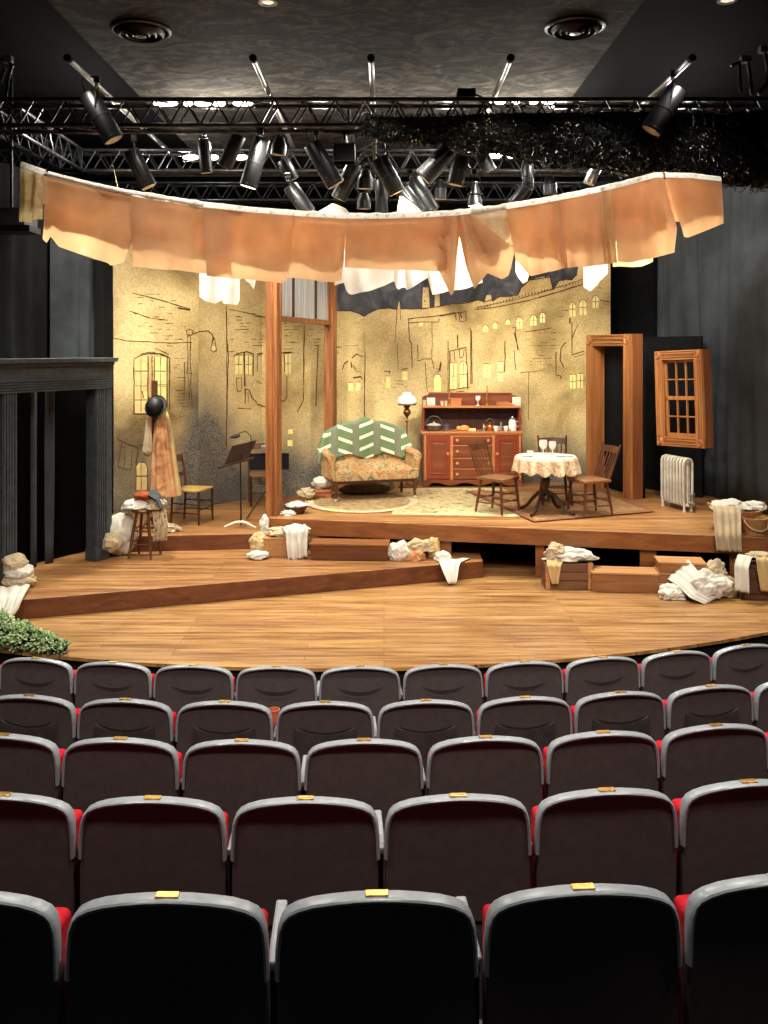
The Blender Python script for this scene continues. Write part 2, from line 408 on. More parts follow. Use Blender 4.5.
# black sheet added for the shade under the platform, and the platform legs
b = MB(); b.poly([(1.25, 11.75, 0), (5.6, 10.75, 0), (5.6, 10.75, .398), (1.25, 11.75, .398)])
struct(b.build('platform_shade_sheet', M['dark_void'], solid=.01), 'black sheet added for the shade under the tall platform', 'masking')
ang = math.atan2(PR.y - PL.y, PR.x - PL.x)
for px, w, lab in ((444, 15, 'short timber leg under the platform behind the heap of clothes'), (541, 9, 'short timber leg under the platform behind the cloth-covered crate'),
                   (650, 16, 'short timber leg under the platform behind the long step box'), (737, 9, 'short timber leg under the platform behind the right hand linen heap')):
    t = (px - CX) / F                               # where this sight line meets the platform edge
    k = (PR.y - PL.y) / (PR.x - PL.x); x = t * (PL.y - k * PL.x) / (1 - t * k) ; y = pedge(x) + .07
    b = MB(); W = w * y / F / 2; b.box(-W, W, 0, .09, .002, .398)
    tag(b.build('platform_leg', M['fascia'], loc=(x, y, 0), rotz=ang, bevel=.004), lab, 'platform leg', 'platform legs')

# ------------------------------------------------------------------ drapes
def curtain(name, plan, z0, z1, mat, label, fold=.16, amp=.05, seed=1, group='stage drapes'):
    P = [Vector(p) for p in plan]; L = [0]
    for i in range(1, len(P)): L.append(L[-1] + (P[i] - P[i - 1]).length)
    n = max(24, int(L[-1] / fold * 22)); b = MB()
    def base(t):
        d = t * L[-1]
        for i in range(1, len(P)):
            if d <= L[i] + 1e-9:
                k = (d - L[i - 1]) / (L[i] - L[i - 1]); return P[i - 1].lerp(P[i], k), (P[i] - P[i - 1]).normalized(), d
        return P[-1], (P[-1] - P[-2]).normalized(), d
    def fn(u, v):
        p, t, d = base(u); nn = Vector((t.y, -t.x)); z = z0 + (z1 - z0) * v
        ph = d / fold * 2 * PI
        k = math.sin(ph + 4.0 * mnoise.noise(Vector((d * .9, z * .16, seed)))) * (.55 + .9 * mnoise.noise(Vector((d * .7, seed, 3 + z * .1))))
        k += 1.3 * mnoise.noise(Vector((d * 1.1, z * .12, seed + 7))) + .2 * mnoise.noise(Vector((d * 4.2, z * .3, seed + 17)))
        q = p + nn * amp * k * (1.15 - .4 * v)
        return (q.x, q.y, z)
    b.grid(fn, n, 10)
    return tag(b.build(name, mat, smooth=True, auto=False, solid=.006), label, 'curtain', group)
def pd(px, D): return (gx(px, D), D)
curtain('stage_curtain', [pd(50, 11.75), pd(80, 12.05), pd(101, 12.5)], .41, 5.0, M['curtain_grey'], 'charcoal grey drape above the right half of the black fireplace surround', .24, .035, 1)
curtain('stage_curtain', [pd(-70, 9.9), pd(5, 11.0), pd(48, 11.72)], .205, 5.0, M['curtain_black'], 'black pleated drape above the left end of the black fireplace surround', .3, .07, 2)  # darker stretch of the left curtain, shade put into black cloth
curtain('stage_curtain', [pd(96, 12.3), pd(112, 12.75), pd(122, 13.3)], .42, 5.0, M['curtain_black'], 'narrow drape blackened for shadow beside the left edge of the painted street flat', .3, .03, 8)  # black stands in for the shadow at the end of the left curtain
curtain('stage_curtain', [pd(600, 15.0), pd(632, 14.85), pd(668, 14.6)], .605, 5.6, M['curtain_black'], 'black drape hanging behind the wooden door frame', .35, .03, 3)
curtain('stage_curtain', [pd(660, 14.3), pd(690, 13.5), pd(722, 12.9), pd(745, 12.2), pd(790, 11.0), pd(830, 10.3)], .605, 5.6, M['curtain_grey'], 'wide grey drape behind the hanging sash window at the right', .36, .05, 4)
curtain('stage_curtain', [pd(30, 10.42), pd(37, 10.5)], .205, 2.45, M['curtain_grey'], 'thin drape edge hanging inside the black fireplace surround nearer its left jamb', .2, .03, 5)  # grey strip stands in for a highlight on the black curtain
curtain('stage_curtain', [pd(45, 10.62), pd(53, 10.72)], .205, 2.45, M['curtain_grey'], 'thin drape edge hanging in the middle of the black fireplace surround', .2, .03, 6)  # second grey strip, also a curtain highlight put into colour
b = MB(); p0, p1 = Vector(pd(2, 10.3)), Vector(pd(108, 11.6))  # black sheet added so the opening looks dark
b.poly([(p0.x, p0.y, .205), (p1.x, p1.y, .205), (p1.x, p1.y, 2.6), (p0.x, p0.y, 2.6)])
tag(b.build('opening_shade_sheet', M['dark_void'], solid=.01), 'black sheet added to darken the opening of the black fireplace surround', 'curtain')
b = MB(); p0, p1 = Vector(pd(641, 13.9)), Vector(pd(702, 12.95)); zt = gz(337, 13.9)
b.poly([(p0.x, p0.y, .605), (p1.x, p1.y, .605), (p1.x, p1.y, zt), (p0.x, p0.y, zt)])
tag(b.build('masking_flat', M['black'], solid=.03), 'plain black masking flat standing behind the hanging window and radiator', 'stage flat')

# ------------------------------------------------------------------ painted street flats
def paint_mat(name, seed, dark=.0, edge=None):
    m, nt, b = new_mat(name); t = N(nt, 'ShaderNodeTexCoord'); mp = N(nt, 'ShaderNodeMapping')
    mp.inputs['Location'].default_value = (seed, seed * .7, 0); nt.links.new(t.outputs['Object'], mp.inputs['Vector'])
    n1 = noise_tex(nt, mp, .95, 3, .5, .3)
    r1 = ramp(nt, [(.30, lin((140, 118, 76))), (.43, lin((202, 176, 120))), (.6, lin((238, 212, 154)))])
    nt.links.new(n1.outputs['Fac'], r1.inputs[0])
    n2 = noise_tex(nt, mp, 42, 2, .7); r2 = ramp(nt, [(.30, lin((206, 198, 182))), (.62, (1, 1, 1, 1))])
    nt.links.new(n2.outputs['Fac'], r2.inputs[0])
    mx = N(nt, 'ShaderNodeMix', data_type='RGBA', blend_type='MULTIPLY'); mx.inputs[0].default_value = .85
    nt.links.new(r1.outputs[0], mx.inputs[6]); nt.links.new(r2.outputs[0], mx.inputs[7])
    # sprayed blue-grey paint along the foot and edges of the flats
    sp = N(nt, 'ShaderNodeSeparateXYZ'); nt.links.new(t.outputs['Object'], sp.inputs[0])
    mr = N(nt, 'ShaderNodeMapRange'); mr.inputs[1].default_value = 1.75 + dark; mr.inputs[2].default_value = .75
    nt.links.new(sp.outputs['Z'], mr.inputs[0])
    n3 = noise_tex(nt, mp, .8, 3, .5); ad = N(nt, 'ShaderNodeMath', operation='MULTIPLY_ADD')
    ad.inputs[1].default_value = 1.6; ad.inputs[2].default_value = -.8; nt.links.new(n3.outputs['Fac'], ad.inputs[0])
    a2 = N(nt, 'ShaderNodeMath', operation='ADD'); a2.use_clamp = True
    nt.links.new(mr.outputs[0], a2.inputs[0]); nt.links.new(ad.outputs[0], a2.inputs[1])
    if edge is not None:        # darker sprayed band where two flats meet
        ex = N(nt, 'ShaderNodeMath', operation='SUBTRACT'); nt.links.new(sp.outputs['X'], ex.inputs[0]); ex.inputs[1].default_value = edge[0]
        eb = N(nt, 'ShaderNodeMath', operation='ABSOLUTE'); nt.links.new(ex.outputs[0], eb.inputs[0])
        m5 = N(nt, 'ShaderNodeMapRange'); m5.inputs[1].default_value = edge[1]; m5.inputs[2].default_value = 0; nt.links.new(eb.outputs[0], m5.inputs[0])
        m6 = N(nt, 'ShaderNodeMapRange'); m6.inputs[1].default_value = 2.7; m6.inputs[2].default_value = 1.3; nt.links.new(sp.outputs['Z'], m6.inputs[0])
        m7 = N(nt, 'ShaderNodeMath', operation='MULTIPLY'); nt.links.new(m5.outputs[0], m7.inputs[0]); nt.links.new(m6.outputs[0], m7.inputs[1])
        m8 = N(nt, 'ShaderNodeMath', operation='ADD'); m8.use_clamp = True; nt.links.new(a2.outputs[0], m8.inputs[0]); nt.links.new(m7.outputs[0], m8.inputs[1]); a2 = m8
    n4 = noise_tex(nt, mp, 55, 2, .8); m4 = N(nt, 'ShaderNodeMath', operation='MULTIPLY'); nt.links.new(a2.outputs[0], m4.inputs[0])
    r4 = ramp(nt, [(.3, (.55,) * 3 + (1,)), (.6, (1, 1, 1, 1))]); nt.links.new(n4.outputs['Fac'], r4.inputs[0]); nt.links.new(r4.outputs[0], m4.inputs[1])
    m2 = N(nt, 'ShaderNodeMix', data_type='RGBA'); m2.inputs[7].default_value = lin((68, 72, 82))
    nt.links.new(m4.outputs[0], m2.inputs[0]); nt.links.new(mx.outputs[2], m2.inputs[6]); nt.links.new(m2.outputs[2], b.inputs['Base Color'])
    b.inputs['Roughness'].default_value = .9; b.inputs['Specular IOR Level'].default_value = .15
    return m
class Flat:
    """a painted flat standing on a plan line; brushwork is laid on its face"""
    def __init__(s, plan, z0, z1, seed):
        s.P = [Vector(p) for p in plan]; s.b = MB(); s.rnd = random.Random(seed); s.z0, s.z1 = z0, z1
        for i in range(len(s.P) - 1):
            a, c = s.P[i], s.P[i + 1]; t = (c - a).normalized(); n = Vector((-t.y, t.x)) * .05
            s.b.mi = 0
            v = [s.b.bm.verts.new(q) for q in ((a.x, a.y, z0), (c.x, c.y, z0), (c.x, c.y, z1), (a.x, a.y, z1))]
            w = [s.b.bm.verts.new(q) for q in ((a.x + n.x, a.y + n.y, z0), (c.x + n.x, c.y + n.y, z0), (c.x + n.x, c.y + n.y, z1), (a.x + n.x, a.y + n.y, z1))]
            s.b.face(v); s.b.face(w[::-1]); s.b.face([v[3], v[2], w[2], w[3]]); s.b.face([v[1], v[0], w[0], w[1]])
            if i == 0: s.b.face([v[0], v[3], w[3], w[0]])
            if i == len(s.P) - 2: s.b.face([v[2], v[1], w[1], w[2]])
    def q(s, px, py, off=.003):
        d = Vector(((px - CX) / F, 1.0)); best = None
        for i in range(len(s.P) - 1):
            a, c = s.P[i], s.P[i + 1]; e = c - a; den = d.x * e.y - d.y * e.x
            if abs(den) < 1e-9: continue
            D = (a.x * e.y - a.y * e.x) / den; hit = d * D; u = (hit - a).dot(e) / e.length_squared
            if -.001 <= u <= 1.001 or best is None:
                t = e.normalized(); n = Vector((t.y, -t.x)); best = Vector((hit.x + n.x * off, hit.y + n.y * off, gz(py, D)))
                if -.001 <= u <= 1.001: break
        return best
    def area(s, pts, mi=2, off=.003):
        s.b.mi = mi; s.b.poly([s.q(x, y, off) for x, y in pts])
    def strip(s, low, ytop, mi=4, off=.002):
        """band of paint from a ragged lower edge up to ytop"""
        s.b.mi = mi
        fine = []
        for i in range(len(low) - 1):
            n = max(1, int((low[i + 1][0] - low[i][0]) / 2))
            for k in range(n):
                t = k / n; fine.append((low[i][0] + (low[i + 1][0] - low[i][0]) * t, low[i][1] + (low[i + 1][1] - low[i][1]) * t + (s.rnd.random() - .5) * 1.4))
        fine.append(low[-1])
        for (xa, ya), (xb, yb) in zip(fine, fine[1:]):
            s.b.poly([s.q(xa, ya, off), s.q(xb, yb, off), s.q(xb, ytop, off), s.q(xa, ytop, off)])
    def line(s, pts, w=.75, mi=1, jit=.25, off=.005):
        s.b.mi = mi
        for (x0, y0), (x1, y1) in zip(pts, pts[1:]):
            L = math.hypot(x1 - x0, y1 - y0); n = max(1, int(L / 7)); prev = (x0, y0)
            for k in range(1, n + 1):
                t = k / n; c = (x0 + (x1 - x0) * t + (s.rnd.random() - .5) * jit * 2, y0 + (y1 - y0) * t + (s.rnd.random() - .5) * jit * 2)
                dx, dy = c[0] - prev[0], c[1] - prev[1]; l = math.hypot(dx, dy) or 1; ww = w * (.7 + .6 * s.rnd.random()) / 2
                nx, ny = -dy / l * ww, dx / l * ww
                s.b.poly([s.q(prev[0] + nx, prev[1] + ny, off), s.q(c[0] + nx, c[1] + ny, off), s.q(c[0] - nx, c[1] - ny, off), s.q(prev[0] - nx, prev[1] - ny, off)])
                prev = c
    def window(s, x0, x1, y0, y1, arch=False, bars=True, mi=2, w=.6):
        if arch:
            r = (x1 - x0) / 2; cx = (x0 + x1) / 2; top = [(cx - r * math.cos(PI * k / 6), y0 + r - r * math.sin(PI * k / 6)) for k in range(7)]
            pts = [(x0, y1)] + top + [(x1, y1)]
        else: pts = [(x0, y1), (x0, y0), (x1, y0), (x1, y1)]
        s.area(pts, mi); s.line(pts[1:-1], w)
        if bars and x1 - x0 > 4.5: s.line([((x0 + x1) / 2, y0 + 1), ((x0 + x1) / 2, y1)], .5)
        if bars and y1 - y0 > 9: s.line([(x0, (y0 + y1) / 2), (x1, (y0 + y1) / 2)], .5)
    def bricks(s, x0, x1, y0, y1, n):
        for _ in range(n):
            x = x0 + (x1 - x0) * s.rnd.random(); y = y0 + (y1 - y0) * s.rnd.random(); l = 2 + 5 * s.rnd.random()
            y = round(y / 3.2) * 3.2
            s.line([(x, y), (min(x1, x + l), y + (s.rnd.random() - .5))], .45)
    def done(s, mat, label, group='painted street flats'):
        o = s.b.build('painted_flat', [mat, M['paint_line'], M['paint_window'], M['paint_window2'], M['paint_sky']])
        return tag(o, label, 'stage flat', group)

# left flat: arched window, washing line, street lamp post
f = Flat([pd(112, 12.85), pd(198.5, 13.35)], ZL2, 4.75, 11)
f.area([(134.5, 413), (134.5, 359), (138, 357.5), (147.5, 356.5), (147.5, 413)], 3); f.area([(155, 356.8), (166.5, 357.5), (166.5, 384), (155, 384)], 2); f.area([(155, 385), (166, 385), (166, 408), (155, 409)], 2)
f.line([(134, 414), (134, 359), (140, 355.5), (150, 353.5), (162, 354), (169.5, 358), (169.5, 410)], 1.0); f.line([(140, 354), (152, 352), (169, 357)], .9); f.line([(155, 348), (169, 355)], .8)
for x in (141, 160.5): f.line([(x, 357), (x, 412)], .55)
for y in (371, 386, 400): f.line([(135, y), (147.5, y)], .7); f.line([(155, y), (166, y)], .6)
f.line([(148, 356), (148, 413)], 1.2); f.line([(152, 356), (152, 412)], .8); f.line([(154.5, 357), (154.5, 412)], .7); f.line([(167, 357), (167, 408)], .9); f.line([(133, 414), (149, 414)], .8); f.line([(142, 391), (143.5, 398)], .9)
f.line([(186, 331), (189, 329), (193, 331), (192, 335), (187, 335), (186, 331)], .8)
f.line([(187.5, 336), (187.5, 351), (190.5, 351), (190.5, 336)], .7); f.line([(188, 352), (187.5, 371), (186, 373), (192, 374), (190.5, 371), (190, 352)], .7); f.line([(187.5, 375), (189, 384), (189, 400)], .7); f.line([(191, 375), (190.5, 386), (192, 406)], .6)
f.line([(184.5, 362), (184, 398)], .6)
f.line([(117, 437), (119, 440), (138, 448), (138, 452), (136, 463), (136.5, 466)], .8); f.line([(121, 444), (118, 467), (122, 468), (131, 470), (132, 450)], .6); f.line([(125, 449), (124, 468)], .5); f.line([(122, 441), (121, 446), (126, 448)], .6)
f.line([(145, 449), (151, 451), (149, 456), (144, 454), (145, 449)], .7); f.area([(136, 490), (136, 466), (139, 462.5), (145, 463), (147, 467), (147, 490)], 3); f.line([(136, 490), (136, 466), (139, 462), (145, 462.5), (147.5, 467), (147.5, 490)], .8); f.line([(136, 476), (147, 476)], .8); f.line([(141, 463), (141, 489)], .5)
f.line([(132, 293), (160, 300), (190, 309)], .8); f.line([(129, 311), (150, 318), (168, 320)], .7); f.line([(178, 308), (190, 310)], 1.6); f.line([(113, 338), (128, 341), (170, 343), (192, 342)], .6)
f.bricks(133, 193, 292, 352, 34); f.bricks(171, 186, 358, 420, 26); f.bricks(133, 168, 418, 446, 16); f.bricks(174, 192, 385, 400, 8)
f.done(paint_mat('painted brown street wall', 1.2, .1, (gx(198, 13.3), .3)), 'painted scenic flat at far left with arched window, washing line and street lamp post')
# middle flat: the wall behind the doorway
f = Flat([pd(198.5, 13.36), pd(262, 14.25), pd(335, 14.5)], ZL2, 4.75, 12)
f.line([(193, 334), (200, 331.5), (208, 331), (212, 334), (213.5, 340)], .9); f.area([(210.5, 350), (211, 346), (215.5, 346), (216.5, 350), (213.5, 352)], 2); f.line([(210.5, 350), (212, 343), (212.5, 338.5), (214.5, 338.5), (215, 343), (216.5, 350), (213.5, 352), (210.5, 350)], .8)
f.line([(226, 306), (226.5, 340), (228, 352), (227, 400), (226, 447)], .9); f.line([(227, 352), (234, 351)], .7)
f.window(235, 242.5, 355, 374); f.window(245, 251.5, 355, 374); f.line([(233, 357), (236, 354), (246, 351.5), (253, 354), (253, 376)], 1.0); f.line([(244, 352), (244.5, 386)], 1.1)
f.line([(236, 378), (241.5, 378), (241, 391), (237, 391), (236, 378)], .6); f.line([(245, 404), (245, 389), (249, 390), (252, 398), (257, 403)], .8); f.line([(248, 392), (248, 402)], .7); f.line([(257, 404), (266, 407)], .7); f.line([(237, 408), (251, 409)], .5); f.line([(257, 354), (263, 353), (257, 356), (257, 372)], .7); f.line([(256, 381), (263, 384)], .5)
f.bricks(228, 264, 312, 346, 34); f.line([(228, 309), (265, 317)], .7); f.line([(226.5, 312), (226.5, 440)], .5)
f.window(285, 291, 353.5, 374); f.line([(281, 353), (292, 352)], .9); f.line([(284, 353), (284.5, 372)], 1); f.line([(287, 376), (287, 398)], .7); f.line([(281, 400), (284, 401.5), (286, 398)], .9)
f.line([(304, 326), (303.5, 400), (297, 412)], .8); f.line([(318, 345), (316, 406)], .8); f.line([(308, 322), (320, 324)], .7); f.bricks(282, 300, 324, 352, 24); f.bricks(305, 323, 328, 352, 16)
f.area([(288, 434), (288, 429.5), (293, 429), (293, 434)], 2); f.area([(287.5, 446), (287.5, 440), (292.5, 440), (292.5, 446)], 2)
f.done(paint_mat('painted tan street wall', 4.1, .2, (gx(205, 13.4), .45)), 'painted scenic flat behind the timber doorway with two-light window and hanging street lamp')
# right flat: roofs, factory and the dark sky
f = Flat([pd(335.2, 14.5), pd(430, 14.6), pd(520, 14.5), pd(570, 14.45), pd(610.5, 14.35)], ZP, 4.75, 13)
f.strip([(335.5, 311), (350, 310.5), (358, 313), (364, 316.5), (370, 313), (378, 309), (388, 308), (397, 309.5), (398, 302), (400, 301), (401, 309), (420, 309), (436, 307), (452, 304), (468, 303), (478, 300), (485, 302), (486.5, 295), (491, 295), (492, 302), (499, 297), (510, 297), (518, 295), (521, 288), (530, 280), (540, 277.5), (550, 277), (553, 290), (559, 281), (572, 280), (577, 275), (579, 262)], 250)
f.line([(335.5, 311), (350, 310.5), (358, 313), (364, 316.5), (370, 313), (378, 309), (388, 308), (397, 309.5), (398, 302), (400, 301), (401, 309), (420, 309), (436, 307), (452, 304), (468, 303), (478, 300), (485, 302), (499, 297), (518, 295), (521, 288), (530, 280), (550, 277), (553, 290), (559, 281), (577, 275)], .9)
f.area([(422, 308), (422.5, 287), (429, 287), (430, 308)], 0, .004); f.area([(434.5, 307), (435, 294), (439.5, 294), (440, 306)], 0, .004)
f.line([(422, 308), (422.5, 287), (429, 287), (430, 308)], .7)
for y, x in ((291, 424), (296, 427), (301, 424)): f.line([(x, y), (x + 1.2, y)], 1.2)
f.line([(397, 309), (395, 342)], .6); f.line([(400, 303), (400.5, 320)], .6)
f.line([(408, 319), (432, 316.5), (460, 312.5), (462, 318)], 1.0); f.line([(408.5, 319), (409.5, 340), (411.5, 344), (412, 368)], .8); f.line([(409, 323), (420, 322), (438, 322), (440, 319)], .8); f.line([(432, 322), (432, 360), (434, 369)], .7); f.area([(419, 326), (419, 322.5), (423, 322.5), (423, 326)], 2)
f.line([(440, 316), (455, 312.5), (456, 320)], 1.1); f.line([(459, 313), (466, 311.5), (466, 321), (460, 322), (459, 313)], .7); f.line([(417.5, 345), (418, 361), (423, 359), (432, 359)], .8); f.line([(468, 330), (470.5, 328), (471, 384)], .7); f.line([(448, 341), (448, 392)], .7); f.line([(425, 362), (427, 392)], .6)
f.window(434, 441, 374, 396, True, False); f.line([(436, 372), (440, 371), (441, 362), (439, 370), (436, 368)], .9); f.window(450, 456.5, 363, 389); f.window(460, 466.5, 361, 388, True); f.line([(449.5, 390), (450, 351), (466, 347.5), (468, 389)], 1.0); f.line([(454, 350), (455, 361)], .8); f.line([(459, 349), (460, 358), (463, 357), (464.5, 349)], .9); f.line([(457.5, 335), (458, 348)], 1.1); f.line([(449, 390.5), (468, 387)], .7); f.line([(456, 392), (464, 391)], .6)
f.window(348.5, 353, 382.5, 390.5, bars=False); f.window(356, 360.5, 382, 390.5, bars=False); f.line([(353, 378), (361, 376.5), (362, 379.5)], 1.3); f.line([(365, 352), (364.5, 396), (365, 420)], .9)
for a in (((342, 370), (344, 364), (348, 361)), ((352, 358), (357, 354), (363, 357)), ((353, 365), (356, 371), (361, 372)), ((351, 362), (352, 368)), ((335.5, 347), (340, 347)), ((336, 352), (339, 352))): f.line(list(a), 1.0)
f.line([(345, 346), (358, 345)], .5); f.line([(364, 332), (364, 352)], .5)
f.window(386, 390.5, 376, 388, bars=False); f.line([(384, 371.5), (390, 371), (389, 374)], 1.1); f.window(402, 407.5, 371, 380, bars=False); f.line([(401, 369.5), (407.5, 368.5)], 1.2); f.bricks(390, 406, 378, 390, 8); f.line([(397.5, 345), (398, 372)], .5)
for q in ((483, 488, 325, 332), (493, 497.3, 322, 328.5), (505.5, 510, 319, 324.5), (516.5, 522.5, 317, 328.5), (530.3, 536.5, 315, 325.5), (540, 545, 312.5, 322.5), (569.5, 575.5, 302, 316.5), (579.5, 586.5, 299.5, 315), (592.5, 598.5, 295.5, 308)): f.window(*q, arch=True)
f.line([(474, 310), (500, 306.5), (530, 300), (555, 293), (584, 284)], .9); f.line([(476, 307.5), (500, 303), (530, 296), (553, 289), (583, 279)], .7)
for k in range(34):
    t = k / 33; f.line([(478 + t * 104, 307.5 - 26 * t - 1.5 * math.sin(t * PI)), (478.2 + t * 104, 309.3 - 26 * t - 1.5 * math.sin(t * PI))], .9)
f.window(483.5, 490.5, 364, 377.5); f.window(498, 503, 361.5, 370.5, bars=False); f.window(498, 503, 372.5, 381.5, bars=False); f.line([(505, 341), (505, 358), (504, 372)], .9)
f.window(570, 575.5, 374.5, 388.5); f.window(577.5, 583, 373.5, 388); f.line([(512, 328), (516, 327), (515, 332), (518, 350)], 1.0); f.line([(514, 333), (519, 351)], .8); f.line([(514, 350), (515.5, 370)], .7); f.line([(525, 332), (552, 328)], .8); f.line([(556, 352), (556, 375), (561, 376), (561, 379)], .9); f.line([(566, 342), (561, 348), (560, 360), (564, 367)], 1.0)
f.line([(570, 318), (570, 324)], 1.2); f.line([(572, 322), (572, 355), (584, 351)], .8); f.line([(578, 324), (572, 338)], .7); f.line([(574, 357), (585, 354)], .8); f.line([(520, 373), (528, 372), (545, 370)], .7); f.line([(528.5, 372), (528.5, 420)], .5); f.line([(600, 300), (609, 302)], .7)
f.line([(471.5, 330), (472, 384)], .8); f.bricks(526, 556, 330, 366, 34); f.bricks(555, 568, 306, 320, 8); f.bricks(586, 606, 262, 290, 8)
for x, y in ((357, 300), (361, 320), (545, 320)): f.line([(x, y), (x + 3, y)], .4)
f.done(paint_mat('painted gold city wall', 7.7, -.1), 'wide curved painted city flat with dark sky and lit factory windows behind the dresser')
# ================================================================== OVERHEAD RIG
def truss(label, a, c, ztop=5.5, zbot=5.215, depth=.29, bay=.33, group='lighting trusses'):
    a, c = Vector(a), Vector(c); t = (c - a).normalized(); n = Vector((-t.y, t.x)); L = (c - a).length
    root = thing('lighting_truss', label, 'truss', (a.x, a.y, zbot), math.atan2(t.y, t.x), group)
    h = ztop - zbot
    for y, z in ((0, 0), (depth, 0), (0, h), (depth, h)):
        b = MB(); b.rod((0, y, z), (L, y, z), .026, n=10); b.build('chord', M['chord'], root, smooth=True)
    for y in (0, depth):
        b = MB(); k = int(L / bay)
        for i in range(k):
            x0, x1 = i * L / k, (i + 1) * L / k; m = (x0 + x1) / 2
            b.rod((x0, y, 0), (m, y, h), .011, n=6); b.rod((m, y, h), (x1, y, 0), .011, n=6)
        b.build('bracing', M['chord'], root, smooth=True)
    b = MB(); k = int(L / (bay * 1.5))
    for i in range(k):
        x0, x1 = i * L / k, (i + 1) * L / k
        for z in (0, h): b.rod((x0, 0, z), (x1, depth, z), .009, n=6)
    for x in (0, L):
        for y in (0, depth): b.rod((x, y, 0), (x, y, h), .02, n=6)
        for z in (0, h): b.rod((x, 0, z), (x, depth, z), .02, n=6)
    b.build('cross_bracing', M['chord'], root, smooth=True)
    return root
TF = 9.95
truss('front lighting truss nearest the audience, spanning the whole width', (-5.7, TF), (5.95, TF))
truss('middle lighting truss behind the front one', (-5.5, 12.46), (5.6, 12.46))
truss('rear lighting truss, lowest in view above the clothes line', (-5.4, 14.9), (5.4, 14.9))
truss('side lighting truss running back at the far left', (-4.46, 12.4), (-4.46, TF + .36))
truss('centre lighting truss running back from front to rear above the stage', (-.12, TF + .36), (-.12, 12.4))
# pipes laid front to back on the trusses
for i, (x, lab) in enumerate(((-3.07, 'leftmost'), (-1.27, 'second from left'), (-.126, 'middle'), (1.23, 'second from right'), (2.99, 'rightmost'))):
    y0 = gd(52, 5.62) * 1.0; L = 4.2
    r = thing('overhead_pipe', 'bare pipe end pointing at the audience on the front truss, %s of five' % lab, 'pipe', (x, y0, 5.562), 0, 'overhead pipes')
    b = MB(); b.rod((0, .03, 0), (0, L, 0), .03, n=14); b.build('tube', M['steel'], r, smooth=True)
    b = MB(); b.rod((0, -.012, 0), (0, .05, 0), .038, n=14); b.build('end_cap', M['black'], r, smooth=True)
# ceiling diffusers and downlights
def lathe_at(name, prof, mat, parent, n=36): 
    b = MB(); b.lathe(prof, n=n); return b.build(name, mat, parent, smooth=True)
for px, py, lab in ((141, 29, 'left'), (575, 26, 'right')):
    g = ground(px, py, ZC); r = thing('ceiling_diffuser', 'round stepped air diffuser in the ceiling above the %s half of the truss' % lab, 'air vent', (g.x, g.y, ZC), 0, 'ceiling air diffusers')
    lathe_at('collar', [(.3, -.001), (.305, -.02), (.285, -.035), (.27, -.03), (.27, -.001)], M['black_metal'], r)
    for ra in (.24, .175, .11):
        lathe_at('ring', [(ra, -.03), (ra - .005, -.05), (ra - .03, -.075), (ra - .036, -.07), (ra - .02, -.04), (ra - .03, -.01)], M['black_metal'], r)
    lathe_at('hub', [(.05, -.002), (.055, -.08), (.0, -.09)], M['black_metal'], r)
for px, py, lab in ((268, 2, 'near the middle'), (727, 0, 'at the right end')):
    g = ground(px, py, ZC); r = thing('recessed_downlight', 'small recessed ceiling downlight at the top edge of the view, %s' % lab, 'ceiling light', (g.x, g.y, ZC), 0, 'recessed downlights')
    lathe_at('bezel', [(.09, .0), (.09, -.012), (.065, -.012), (.06, 0)], M['steel'], r, 24); lathe_at('lamp', [(.058, -.001), (.05, -.006), (0, -.008)], glow('downlight lamp', (255, 236, 204), .8), r, 24)

